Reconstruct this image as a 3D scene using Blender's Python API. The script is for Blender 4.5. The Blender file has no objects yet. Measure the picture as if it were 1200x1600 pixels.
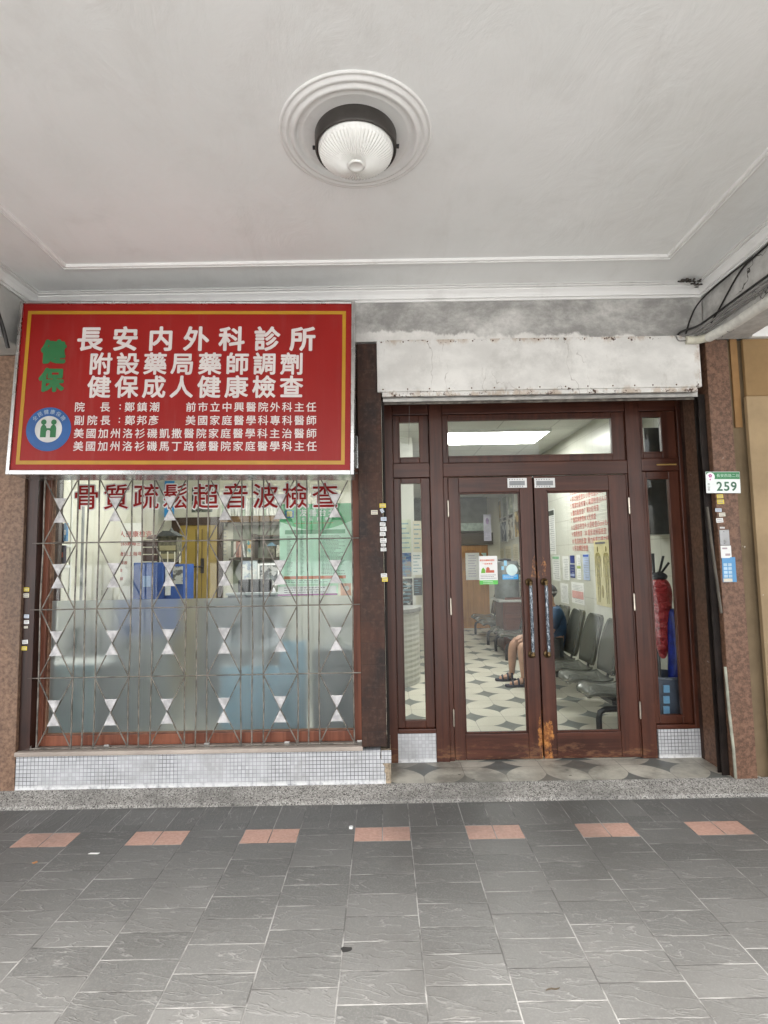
import bpy, bmesh, math, random
from math import sin, cos, pi, radians, sqrt
from mathutils import Vector, Matrix
random.seed(7)
SC = bpy.context.scene
COL = SC.collection

# ------------------------------------------------------------------ camera, sky, sun, exposure
F_PX, PITCH, ROLL, YAW = 856.9, radians(4.69), radians(0.99), radians(0.09)
CAM = Vector((0, -3.5, 1.5))
_F = Vector((sin(YAW)*cos(PITCH), cos(YAW)*cos(PITCH), sin(PITCH)))
_R = Vector((cos(YAW), -sin(YAW), 0)); _U = _R.cross(_F)
_R2 = cos(ROLL)*_R - sin(ROLL)*_U; _U2 = sin(ROLL)*_R + cos(ROLL)*_U
cd = bpy.data.cameras.new('camera'); cam = bpy.data.objects.new('camera', cd); COL.objects.link(cam)
cam.matrix_world = Matrix(((_R2.x, _U2.x, -_F.x, CAM.x), (_R2.y, _U2.y, -_F.y, CAM.y), (_R2.z, _U2.z, -_F.z, CAM.z), (0, 0, 0, 1)))
cd.sensor_fit = 'VERTICAL'; cd.sensor_height = 24; cd.sensor_width = 18; cd.lens = F_PX/1600*24
cd.clip_start = 0.05; cd.clip_end = 2000
SC.camera = cam

SUN_EL, SUN_AZ = radians(58), radians(188)
w = bpy.data.worlds.new('World'); SC.world = w; w.use_nodes = True
wn = w.node_tree
sky = wn.nodes.new('ShaderNodeTexSky'); sky.sky_type = 'NISHITA'; sky.sun_disc = False
sky.sun_elevation = SUN_EL; sky.sun_rotation = SUN_AZ; sky.dust_density = 4.0; sky.air_density = 1.2
hs = wn.nodes.new('ShaderNodeHueSaturation'); hs.inputs['Saturation'].default_value = 0.3
wn.links.new(sky.outputs[0], hs.inputs['Color'])
bg = wn.nodes['Background']; bg.inputs['Strength'].default_value = 0.15
wn.links.new(hs.outputs[0], bg.inputs['Color'])
sd = bpy.data.lights.new('sun', 'SUN'); sd.energy = 2.4; sd.angle = radians(25); sd.color = (1, .975, .94)
so = bpy.data.objects.new('sun', sd); COL.objects.link(so)
_d = Vector((sin(SUN_AZ)*cos(SUN_EL), cos(SUN_AZ)*cos(SUN_EL), sin(SUN_EL)))
so.rotation_euler = _d.to_track_quat('Z', 'Y').to_euler()
SC.view_settings.view_transform = 'Standard'; SC.view_settings.look = 'None'
SC.view_settings.exposure = 2.15; SC.view_settings.gamma = 1
SC.view_settings.use_curve_mapping = False
SC.render.engine = 'CYCLES'
SC.cycles.use_denoising = True
SC.cycles.max_bounces = 10; SC.cycles.diffuse_bounces = 6; SC.cycles.transparent_max_bounces = 12
SC.cycles.caustics_reflective = False; SC.cycles.caustics_refractive = False
SC.cycles.sample_clamp_indirect = 6

def P(px, py, Y):
    """the point of the vertical plane at depth Y that the photograph shows at (px, py)"""
    d = _F + _R2*(px-600)/F_PX - _U2*(py-800)/F_PX
    return CAM + d*((Y-CAM.y)/d.y)
def PX(px, py, X):
    d = _F + _R2*(px-600)/F_PX - _U2*(py-800)/F_PX
    return CAM + d*((X-CAM.x)/d.x)

# ------------------------------------------------------------------ node helpers
class NT:
    def __init__(s, name):
        s.m = bpy.data.materials.new(name); s.m.use_nodes = True
        s.t = s.m.node_tree; s.n = s.t.nodes; s.b = s.n['Principled BSDF']
        g = s.n.new('ShaderNodeNewGeometry'); s.pos = g.outputs['Position']
        sp = s.n.new('ShaderNodeSeparateXYZ'); s.t.links.new(s.pos, sp.inputs[0])
        s.x, s.y, s.z = sp.outputs
    def put(s, sock, v):
        if hasattr(v, 'is_linked') or hasattr(v, 'links'): s.t.links.new(v, sock)
        elif isinstance(v, (tuple, list)): sock.default_value = (*v, 1) if (len(v) == 3 and len(sock.default_value) == 4) else v
        else: sock.default_value = v
    def m_(s, op, a, b=0.0, c=0.0, clamp=False):
        n = s.n.new('ShaderNodeMath'); n.operation = op; n.use_clamp = clamp
        for i, v in enumerate((a, b, c)): s.put(n.inputs[i], v)
        return n.outputs[0]
    def vec(s, x, y, z):
        n = s.n.new('ShaderNodeCombineXYZ')
        for i, v in enumerate((x, y, z)): s.put(n.inputs[i], v)
        return n.outputs[0]
    def scaled(s, sx, sy, sz):
        return s.vec(s.m_('MULTIPLY', s.x, sx), s.m_('MULTIPLY', s.y, sy), s.m_('MULTIPLY', s.z, sz))
    def noise(s, scale, vec=None, detail=4, rough=.55, dist=0):
        n = s.n.new('ShaderNodeTexNoise'); n.inputs['Scale'].default_value = scale
        n.inputs['Detail'].default_value = detail; n.inputs['Roughness'].default_value = rough; n.inputs['Distortion'].default_value = dist
        s.t.links.new(vec if vec is not None else s.pos, n.inputs['Vector'])
        return n.outputs['Fac']
    def cell(s, vec):
        n = s.n.new('ShaderNodeTexWhiteNoise'); n.noise_dimensions = '3D'; s.t.links.new(vec, n.inputs['Vector']); return n.outputs['Value']
    def voro(s, scale, vec=None, out='Distance', feature='F1'):
        n = s.n.new('ShaderNodeTexVoronoi'); n.feature = feature; n.inputs['Scale'].default_value = scale
        s.t.links.new(vec if vec is not None else s.pos, n.inputs['Vector']); return n.outputs[out]
    def step(s, v, lo, hi):
        n = s.n.new('ShaderNodeMapRange'); n.interpolation_type = 'SMOOTHSTEP'
        s.put(n.inputs[0], v); n.inputs[1].default_value = lo; n.inputs[2].default_value = hi
        return n.outputs[0]
    def mix(s, f, a, b, mode='MIX'):
        n = s.n.new('ShaderNodeMix'); n.data_type = 'RGBA'; n.blend_type = mode
        s.put(n.inputs[0], f); s.put(n.inputs[6], a); s.put(n.inputs[7], b)
        return n.outputs[2]
    def bump(s, h, strength=.3, dist=.01, prev=None):
        n = s.n.new('ShaderNodeBump'); n.inputs['Strength'].default_value = strength; n.inputs['Distance'].default_value = dist
        s.put(n.inputs['Height'], h)
        if prev is not None: s.t.links.new(prev, n.inputs['Normal'])
        return n.outputs[0]
    def out(s, col, rough=.6, metal=0, normal=None, spec=.5):
        s.put(s.b.inputs['Base Color'], col); s.put(s.b.inputs['Roughness'], rough); s.put(s.b.inputs['Metallic'], metal)
        s.b.inputs['Specular IOR Level'].default_value = spec
        if normal is not None: s.t.links.new(normal, s.b.inputs['Normal'])
        return s.m
    def grid(s, v, pitch, off=0.0):
        """cell index and 0..1 position inside the cell"""
        q = s.m_('DIVIDE', s.m_('SUBTRACT', v, off), pitch)
        return s.m_('FLOOR', q), s.m_('FRACT', q)
    def edge(s, fr, pitch):
        """distance in metres to the nearest cell edge"""
        return s.m_('MULTIPLY', s.m_('MINIMUM', fr, s.m_('SUBTRACT', 1.0, fr)), pitch)

def dk(c, k): return tuple(v*k for v in c)
_cache = {}
def plain(name, col, rough=.5, metal=0, var=.18, scale=9, bump=.0, bscale=60, spec=.5):
    if name in _cache: return _cache[name]
    k = NT(name)
    c = k.mix(k.step(k.noise(scale), .3, .7), dk(col, 1-var), dk(col, 1+var*.6))
    r = k.m_('ADD', rough-.07, k.m_('MULTIPLY', k.noise(scale*2.3), .14))
    nb = k.bump(k.noise(bscale), bump, .004) if bump else None
    _cache[name] = k.out(c, r, metal, nb, spec); return _cache[name]
def emit(name, col, strength):
    k = NT(name); k.out(col, .5); k.put(k.b.inputs['Emission Color'], col); k.b.inputs['Emission Strength'].default_value = strength
    return k.m

def mat_ceiling():
    k = NT('ceiling_paint')
    big = k.noise(.9, detail=5); st = k.noise(2.6, detail=6, rough=.65)
    c = k.mix(k.step(big, .35, .7), (.83, .84, .83), (.90, .905, .90))
    c = k.mix(k.m_('MULTIPLY', k.step(st, .50, .78), .26), c, (.60, .59, .565))
    c = k.mix(k.m_('MULTIPLY', k.step(k.noise(1.1, k.scaled(2.2, .8, 1), 6, .7, 1.0), .5, .75), .22), c, (.64, .63, .60))
    c = k.mix(k.m_('MULTIPLY', k.step(k.noise(.7, k.scaled(1, 1, 1), 3), .56, .75), .12), c, (.68, .58, .55))
    return k.out(c, .62, 0, k.bump(k.noise(2.6, k.scaled(1.8, 1, 1), 6, .6, .8), .4, .02), .3)
def mat_trim():
    k = NT('moulding_paint')
    d = k.noise(4, detail=6, rough=.65)
    c = k.mix(k.m_('MULTIPLY', k.step(d, .5, .8), .5), (.82, .815, .80), (.50, .49, .47))
    return k.out(c, .6, 0, k.bump(k.noise(14), .15, .004), .3)
def mat_plaster():
    k = NT('dirty_plaster')
    n1 = k.noise(2.1, k.scaled(1, 1, 1.5), 8, .74, .15); n2 = k.noise(9, detail=6, rough=.7)
    lowz = k.m_('ADD', k.m_('MULTIPLY', k.m_('SUBTRACT', k.m_('ADD', k.z, k.m_('MULTIPLY', k.x, .035)), 2.985), 2.0), k.m_('MULTIPLY', k.m_('SUBTRACT', k.noise(3.0, k.scaled(1, 1, .6), 6, .65), .5), .55))
    up = k.step(lowz, -.03, .015)
    grime = k.m_('MULTIPLY', up, k.step(n1, .22, .62))
    c = k.mix(k.step(n2, .35, .7), (.64, .63, .60), (.76, .74, .71))
    c = k.mix(k.m_('MULTIPLY', grime, .88), c, (.215, .21, .20))
    spots = k.step(k.voro(2.3, k.scaled(1, .01, 1)), .045, .02)
    c = k.mix(spots, c, (.05, .03, .025))
    return k.out(c, .8, 0, k.bump(k.noise(5, detail=6, rough=.65), .5, .02), .2)
def mat_pave():
    k = NT('slate_paving')
    PX_, PY_ = .2945, .147
    ci, cf = k.grid(k.x, PX_, -.18)
    par = k.m_('FLOORED_MODULO', ci, 2.0)                       # 0 even column, 1 odd column
    t = k.m_('SUBTRACT', -.416, k.y)                           # distance in front of the border row
    ri, rf = k.grid(k.m_('ADD', t, k.m_('MULTIPLY', par, PY_*.5)), PY_)
    border = k.m_('LESS_THAN', t, 0.0)
    bi, bf = k.grid(k.x, PY_*1.002, -.18)
    # the salmon pairs
    sal = k.m_('MULTIPLY', k.m_('MULTIPLY', k.m_('GREATER_THAN', t, 0.0), k.m_('LESS_THAN', t, PY_)), k.m_('SUBTRACT', 1.0, par))
    dcol = k.edge(cf, PX_); drow = k.edge(rf, PY_)
    d_in = k.m_('MINIMUM', dcol, drow)
    d_sal = k.m_('MINIMUM', d_in, k.m_('MULTIPLY', k.m_('ABSOLUTE', k.m_('SUBTRACT', cf, .5)), PX_))
    d_main = k.m_('ADD', k.m_('MULTIPLY', sal, d_sal), k.m_('MULTIPLY', k.m_('SUBTRACT', 1.0, sal), d_in))
    d_b = k.m_('MINIMUM', k.edge(bf, PY_), k.m_('ABSOLUTE', t))
    d = k.m_('ADD', k.m_('MULTIPLY', border, d_b), k.m_('MULTIPLY', k.m_('SUBTRACT', 1.0, border), d_main))
    wob = k.m_('MULTIPLY', k.m_('SUBTRACT', k.noise(24, detail=3), .5), .0028)
    grout = k.step(k.m_('ADD', d, wob), .0038, .0015)
    # which tile
    notb = k.m_('SUBTRACT', 1.0, border)
    tid = k.vec(k.m_('ADD', k.m_('MULTIPLY', border, k.m_('ADD', bi, 91.0)), k.m_('MULTIPLY', notb, ci)), k.m_('MULTIPLY', notb, ri), border)
    tv = k.cell(tid)
    # cleft stone: wavy lines, turned a quarter in the border row, shifted per tile
    u = k.m_('ADD', k.m_('MULTIPLY', border, k.y), k.m_('MULTIPLY', notb, k.x)); v = k.m_('ADD', k.m_('MULTIPLY', border, k.x), k.m_('MULTIPLY', notb, k.y))
    sl = k.vec(k.m_('MULTIPLY', u, 2.6), k.m_('ADD', k.m_('MULTIPLY', v, 9.0), k.m_('MULTIPLY', u, 1.4)), k.m_('MULTIPLY', tv, 37.0))
    cleft = k.noise(1.5, sl, 4, .5, .35)
    ridge = k.m_('ABSOLUTE', k.m_('SUBTRACT', k.m_('FRACT', k.m_('MULTIPLY', cleft, 6.0)), .5))
    fine = k.noise(150, detail=3)
    c = k.mix(tv, (.094, .093, .088), (.129, .127, .120))
    c = k.mix(k.m_('MULTIPLY', k.step(ridge, .055, .0), k.step(k.noise(9, detail=2), .42, .62)), c, (.225, .22, .21))
    c = k.mix(k.m_('MULTIPLY', k.step(fine, .42, .72), .42), c, (.18, .176, .168))
    sc = k.mix(k.step(k.noise(60), .3, .7), (.42, .25, .195), (.50, .315, .25))
    c = k.mix(sal, c, sc)
    dirt = k.noise(1.3, detail=5, rough=.6)
    c = k.mix(k.m_('MULTIPLY', k.step(dirt, .45, .70), .42), c, (.07, .066, .06))
    c = k.mix(k.m_('MULTIPLY', k.step(k.noise(4.5, detail=6, rough=.7), .56, .74), .3), c, (.20, .19, .175))
    gcol = k.mix(k.step(k.noise(6.5, detail=5), .38, .62), (.075, .072, .068), (.27, .264, .25))
    c = k.mix(grout, c, gcol)
    spot = k.step(k.voro(1.15), .026, .018)
    c = k.mix(spot, c, (.02, .02, .02))
    h = k.m_('ADD', k.m_('MULTIPLY', cleft, .5), k.m_('ADD', k.m_('MULTIPLY', k.step(ridge, .16, .0), .25), k.m_('MULTIPLY', fine, .05)))
    h = k.m_('SUBTRACT', h, k.m_('MULTIPLY', grout, .35))
    r = k.m_('ADD', .44, k.m_('MULTIPLY', k.noise(3), .22))
    return k.out(c, r, 0, k.bump(h, .52, .007), .45)
def mat_terrazzo():
    k = NT('granite_kerb')
    v = k.voro(170, out='Color'); sv = k.n.new('ShaderNodeSeparateColor'); k.t.links.new(v, sv.inputs[0])
    c = k.mix(sv.outputs[0], (.16, .15, .135), (.44, .42, .385))
    c = k.mix(k.step(sv.outputs[1], .86, .9), c, (.06, .055, .05))
    d = k.noise(2.6, detail=6, rough=.65)
    c = k.mix(k.m_('MULTIPLY', k.step(d, .42, .68), .62), c, (.115, .11, .10))
    spot = k.step(k.voro(6.5, k.scaled(1, 1.6, 1)), .09, .06); c = k.mix(k.m_('MULTIPLY', spot, k.step(k.noise(2.3), .5, .58)), c, (.03, .025, .022))
    return k.out(c, .7, 0, k.bump(k.noise(120, detail=3), .3, .004), .3)
def mat_star(name='star_floor_tiles', X0=1.005, Y0=1.63, dirty=False):
    k = NT(name)
    p = .26
    ix, fx = k.grid(k.x, p, X0-p*.5); iy, fy = k.grid(k.y, p, Y0-p*.5)     # cells centred on tile corners
    par = k.m_('FLOORED_MODULO', k.m_('ADD', ix, iy), 2.0)
    def star(par_want, ox, oy):
        jx, gx = k.grid(k.x, 2*p, X0-p+ox); jy, gy = k.grid(k.y, 2*p, Y0-p+oy)
        ax = k.m_('MULTIPLY', k.m_('ABSOLUTE', k.m_('SUBTRACT', gx, .5)), 2*p); ay = k.m_('MULTIPLY', k.m_('ABSOLUTE', k.m_('SUBTRACT', gy, .5)), 2*p)
        return k.m_('ADD', k.m_('POWER', ax, .68), k.m_('POWER', ay, .68))
    s0 = k.m_('MINIMUM', star(0, 0, 0), star(0, p, p))
    r = .148**.68
    st = k.step(s0, r*1.02, r*.985)
    tx, ux = k.grid(k.x, p, X0); ty, uy = k.grid(k.y, p, Y0)
    d = k.m_('MINIMUM', k.edge(ux, p), k.edge(uy, p))
    tv = k.cell(k.vec(tx, ty, 3.0))
    ag = k.noise(130, detail=2)
    c = k.mix(tv, (.50, .475, .40), (.58, .55, .47))
    c = k.mix(k.m_('MULTIPLY', k.step(ag, .5, .75), .35), c, (.40, .37, .30))
    c = k.mix(st, c, k.mix(ag, (.10, .115, .11), (.17, .18, .17)))
    c = k.mix(k.step(d, .0022, .0008), c, (.16, .15, .13))
    if dirty:                                                      # the doorstep outside the door is walked on and unwashed
        c = k.mix(k.m_('MULTIPLY', k.step(k.noise(2.6, detail=6, rough=.65), .38, .66), .85), c, (.13, .12, .10))
        sp = k.m_('MULTIPLY', k.step(k.voro(7.5, k.scaled(1, 1.7, 1)), .10, .06), k.step(k.noise(2.9), .50, .56)); c = k.mix(sp, c, (.03, .025, .02))
        c = k.mix(k.m_('MULTIPLY', k.step(k.noise(9, detail=6, rough=.75), .52, .7), .5), c, (.22, .20, .165))
    c = k.mix(k.m_('MULTIPLY', k.step(k.noise(1.6, detail=5), .45, .75), .3), c, (.28, .26, .22))
    return k.out(c, k.m_('ADD', .3, k.m_('MULTIPLY', k.noise(5), .25)), 0, None, .5)
def mat_mosaic(axis='x', tint=(.52, .525, .535)):
    k = NT('mosaic_tiles')
    p = .0232; a = k.x if axis == 'x' else k.y
    ix, fx = k.grid(a, p, .004); iz, fz = k.grid(k.z, p, .115)
    d = k.m_('MINIMUM', k.edge(fx, p), k.edge(fz, p))
    tv = k.cell(k.vec(ix, iz, 1.0))
    c = k.mix(tv, dk(tint, .90), dk(tint, 1.07))
    g = k.step(d, .0022, .0011)
    haze = k.step(k.noise(2.4, k.scaled(1, 1, .6), 4), .40, .62)
    gc = k.mix(haze, (.07, .07, .075), (.36, .36, .375))
    c = k.mix(g, c, gc)
    c = k.mix(k.m_('MULTIPLY', k.step(k.noise(5, detail=6, rough=.7), .44, .72), .5), c, (.27, .262, .25))
    lime = k.m_('MULTIPLY', k.step(k.z, .145, .118), k.step(k.noise(16, detail=5, rough=.7), .36, .56))
    c = k.mix(lime, c, (.70, .70, .69))
    rough = k.m_('ADD', .25, k.m_('MULTIPLY', g, .4))
    return k.out(c, rough, 0, k.bump(k.m_('SUBTRACT', k.m_('MULTIPLY', tv, .25), g), .5, .003), .5)
def mat_granite(name='red_granite', a=(.120, .068, .043), b=(.272, .166, .108), grime=.45):
    k = NT(name)
    v = k.noise(45, detail=5, rough=.7); v2 = k.voro(85, out='Distance')
    c = k.mix(k.step(v, .32, .68), a, b)
    c = k.mix(k.m_('MULTIPLY', k.step(v2, .2, .05), .5), c, (.27, .19, .16))
    d = k.noise(1.5, k.scaled(1.6, 1, .8), 6, .62)
    c = k.mix(k.m_('MULTIPLY', k.step(d, .42, .72), grime), c, (.07, .055, .045))
    fl = k.m_('MULTIPLY', k.step(k.noise(9, k.scaled(.7, 1, 2.2), 5, .7), .70, .715), k.step(k.noise(1.7, detail=2), .5, .58))
    c = k.mix(fl, c, (.50, .47, .44))
    return k.out(c, .55, 0, k.bump(v, .25, .004), .4)
def mat_darkstone():
    k = NT('dark_stained_stone')
    v = k.noise(3.2, k.scaled(1.2, 1, .55), 6, .65, .4); f = k.noise(38, detail=4)
    c = k.mix(k.step(v, .32, .68), (.012, .007, .006), (.060, .027, .017))
    c = k.mix(k.m_('MULTIPLY', k.step(f, .45, .8), .4), c, (.12, .07, .05))
    rt = k.noise(2.1, k.scaled(1, 1, 1.7), 5); c = k.mix(k.m_('MULTIPLY', k.step(rt, .52, .72), .6), c, (.085, .028, .014))
    br, bz = k.grid(k.z, .135, .02); bx, bfx = k.grid(k.m_('ADD', k.x, k.m_('MULTIPLY', br, .061)), .125)
    d = k.m_('MINIMUM', k.edge(bz, .135), k.edge(bfx, .125))
    c = k.mix(k.m_('MULTIPLY', k.step(d, .003, .001), .55), c, (.03, .02, .016))
    return k.out(c, k.m_('ADD', .40, k.m_('MULTIPLY', v, .35)), 0, k.bump(k.m_('SUBTRACT', v, k.m_('MULTIPLY', k.step(d, .004, .001), .25)), .4, .006), .3)
def mat_wood(name='mahogany', a=(.032, .0090, .0050), b=(.078, .0245, .0132), vert=True, wear=False, rough=.33):
    k = NT(name)
    sv = k.scaled(26, 26, 1.1) if vert else k.scaled(1.1, 26, 26)
    g = k.noise(1.0, sv, 6, .62, .5); big = k.noise(1.8, detail=3)
    c = k.mix(k.step(g, .3, .72), a, b)
    c = k.mix(k.m_('MULTIPLY', k.step(big, .42, .75), .45), c, dk(b, 1.35))
    c = k.mix(k.m_('MULTIPLY', k.step(k.noise(3.2, k.scaled(2, 2, .8), 6, .7), .52, .72), .4), c, dk(a, .55))
    scr = k.step(k.noise(1.0, k.scaled(60, 60, 5) if vert else k.scaled(5, 60, 60), 3), .76, .80)
    c = k.mix(k.m_('MULTIPLY', scr, .25), c, (.22, .13, .085))
    r = k.m_('ADD', rough-.06, k.m_('MULTIPLY', k.noise(7), .2))
    if wear:
        n = k.noise(13, k.scaled(1.6, 1, .8), 6, .75)
        low = k.step(k.z, .34, .10)
        n2 = k.noise(10, k.scaled(.7, 1, 2.6), 6, .72)
        wl = k.m_('MULTIPLY', k.step(k.m_('ADD', n2, k.m_('MULTIPLY', low, .20)), .64, .78), low)
        c = k.mix(k.m_('MULTIPLY', wl, .7), c, (.20, .095, .045))
        dx = k.m_('ABSOLUTE', k.m_('SUBTRACT', k.x, 1.082))
        hi = k.m_('MAXIMUM', k.step(k.z, .62, .30), k.step(k.m_('ABSOLUTE', k.m_('SUBTRACT', k.z, 1.40)), .16, .04))
        near = k.m_('MULTIPLY', k.step(k.m_('SUBTRACT', dx, k.m_('MULTIPLY', hi, .05)), .030, -.01), k.m_('MAXIMUM', hi, k.m_('MULTIPLY', k.step(k.z, 1.5, .6), .35)))
        we = k.step(k.m_('ADD', n, k.m_('MULTIPLY', near, .33)), .78, .88)
        c = k.mix(k.m_('MULTIPLY', we, k.step(near, .02, .2)), c, k.mix(k.step(k.noise(42, detail=5), .35, .65), (.17, .055, .016), (.48, .21, .06)))
        r = k.m_('ADD', r, k.m_('MULTIPLY', wl, .3))
    return k.out(c, r, 0, k.bump(g, .12, .003), .4)
def mat_shutterpaint():
    k = NT('chipped_white_paint')
    n = k.noise(3.2, k.scaled(1, 1, 1.5), 6, .65)
    c = k.mix(k.step(n, .33, .7), (.60, .59, .565), (.76, .75, .72))
    c = k.mix(k.m_('MULTIPLY', k.step(k.noise(2.6, k.scaled(1.2, 1, 1), 8, .78), .47, .66), .5), c, (.45, .44, .415))
    c = k.mix(k.m_('MULTIPLY', k.step(k.noise(24, k.scaled(1, 1, .25), 4, .7), .62, .74), .3), c, (.38, .35, .31))
    ed = k.m_('MINIMUM', k.m_('ABSOLUTE', k.m_('SUBTRACT', k.z, 2.91)), k.m_('ABSOLUTE', k.m_('SUBTRACT', k.z, 2.545)))
    ed = k.m_('MINIMUM', ed, k.m_('ABSOLUTE', k.m_('SUBTRACT', k.x, 2.08)))
    near = k.step(ed, .06, .0)
    chip = k.m_('MULTIPLY', k.step(k.m_('ADD', k.noise(26, detail=5, rough=.72), k.m_('MULTIPLY', near, .14)), .70, .735), k.step(near, .0, .3))
    rust = k.m_('MULTIPLY', k.step(k.m_('ADD', k.noise(12, k.scaled(1, 1, .5), 5, .7), k.m_('MULTIPLY', near, .14)), .58, .72), near)
    c = k.mix(k.m_('MULTIPLY', rust, .55), c, (.36, .24, .14)); c = k.mix(chip, c, (.06, .028, .016))
    crack = k.m_('MULTIPLY', k.step(k.m_('ABSOLUTE', k.m_('SUBTRACT', k.noise(2.1, k.scaled(1.6, 1, .8), 4), .5)), .0045, .0012), k.step(k.noise(1.1), .5, .56))
    c = k.mix(k.m_('MULTIPLY', crack, .6), c, (.25, .22, .19))
    return k.out(c, .55, 0, k.bump(k.m_('SUBTRACT', n, chip), .2, .006), .35)
def mat_board(name, col):
    k = NT(name)
    n = k.noise(2.2, detail=6, rough=.65); f = k.noise(30, detail=4)
    c = k.mix(k.step(n, .3, .7), dk(col, .75), dk(col, 1.15)); c = k.mix(k.m_('MULTIPLY', f, .3), c, dk(col, .7))
    fl = k.m_('MULTIPLY', k.step(k.noise(11, k.scaled(1, 1, 1.4), 3, .6), .71, .725), k.step(k.noise(2.0), .48, .54)); c = k.mix(fl, c, (.62, .58, .52))
    return k.out(c, .7, 0, k.bump(f, .15, .004), .3)
def mat_beam():
    k = NT('grimy_beam_paint')
    n = k.noise(2.4, k.scaled(1, .7, 1.6), 6, .65); f = k.noise(16, detail=6, rough=.7)
    c = k.mix(k.step(f, .3, .7), (.44, .43, .41), (.58, .57, .55))
    c = k.mix(k.m_('MULTIPLY', k.step(n, .45, .70), .7), c, (.17, .165, .155))
    c = k.mix(k.m_('MULTIPLY', k.step(k.noise(7, k.scaled(1, .5, 1), 5, .7), .62, .68), .7), c, (.62, .61, .58))
    cr = k.m_('MULTIPLY', k.step(k.m_('ABSOLUTE', k.m_('SUBTRACT', k.noise(2.7, detail=4), .5)), .006, .0015), k.step(k.noise(1.7), .45, .55))
    c = k.mix(cr, c, (.05, .045, .04))
    return k.out(c, .75, 0, k.bump(f, .4, .01), .2)
def mat_glass(name, tint=(1, 1, 1), refl=1.0):
    k = NT(name); k.n.remove(k.b)
    tr = k.n.new('ShaderNodeBsdfTransparent'); tr.inputs[0].default_value = (*tint, 1)
    gl = k.n.new('ShaderNodeBsdfGlossy'); gl.inputs['Roughness'].default_value = .02
    fr = k.n.new('ShaderNodeFresnel'); fr.inputs['IOR'].default_value = 1.5
    mx = k.n.new('ShaderNodeMixShader')
    k.t.links.new(k.m_('MULTIPLY', fr.outputs[0], refl), mx.inputs[0]); k.t.links.new(tr.outputs[0], mx.inputs[1]); k.t.links.new(gl.outputs[0], mx.inputs[2])
    k.t.links.new(mx.outputs[0], k.n['Material Output'].inputs[0]); return k.m
def mat_frost():
    k = NT('frosted_film'); k.n.remove(k.b)
    rf = k.n.new('ShaderNodeBsdfRefraction'); rf.inputs['IOR'].default_value = 1.25; rf.inputs['Roughness'].default_value = .36; rf.inputs[0].default_value = (.74, .80, .81, 1)
    df = k.n.new('ShaderNodeBsdfDiffuse'); df.inputs[0].default_value = (.42, .46, .46, 1)
    tl = k.n.new('ShaderNodeBsdfTranslucent'); tl.inputs[0].default_value = (.6, .66, .66, 1)
    gl = k.n.new('ShaderNodeBsdfGlossy'); gl.inputs['Roughness'].default_value = .12
    m1 = k.n.new('ShaderNodeMixShader'); m1.inputs[0].default_value = .28
    m0 = k.n.new('ShaderNodeMixShader'); m0.inputs[0].default_value = .5
    m2 = k.n.new('ShaderNodeMixShader'); fr = k.n.new('ShaderNodeFresnel'); fr.inputs['IOR'].default_value = 1.45
    L = k.t.links.new
    L(df.outputs[0], m0.inputs[1]); L(tl.outputs[0], m0.inputs[2]); L(rf.outputs[0], m1.inputs[1]); L(m0.outputs[0], m1.inputs[2])
    L(fr.outputs[0], m2.inputs[0]); L(m1.outputs[0], m2.inputs[1]); L(gl.outputs[0], m2.inputs[2]); L(m2.outputs[0], k.n['Material Output'].inputs[0])
    return k.m
def thin_sheet(m, k_=.5):
    """paper lets the room's light through"""
    t = m.node_tree; b_ = t.nodes['Principled BSDF']
    tl = t.nodes.new('ShaderNodeBsdfTranslucent'); mx = t.nodes.new('ShaderNodeMixShader'); mx.inputs[0].default_value = k_
    if b_.inputs['Base Color'].is_linked: t.links.new(b_.inputs['Base Color'].links[0].from_socket, tl.inputs[0])
    t.links.new(b_.outputs[0], mx.inputs[1]); t.links.new(tl.outputs[0], mx.inputs[2]); t.links.new(mx.outputs[0], t.nodes['Material Output'].inputs[0]); return m
def pale_sheet(name, col):
    if name not in _cache: thin_sheet(plain(name, col, .5), .62)  # translucent, so lamps behind brighten the pale patches in the frosted pane
    return _cache[name]
def mat_picture(name, cols, scale=6):
    """a printed picture: soft patches of its own colours"""
    k = NT(name); n = k.noise(scale, detail=3, rough=.6, dist=.8); c = cols[0]
    for i, q in enumerate(cols[1:]):
        c = k.mix(k.step(k.noise(scale*(1+.37*i), k.vec(k.m_('ADD', k.x, 3.1*i), k.y, k.m_('ADD', k.z, 1.7*i)), 4), .48, .56), c, q)
    return k.out(c, .35, 0, None, .4)

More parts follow.
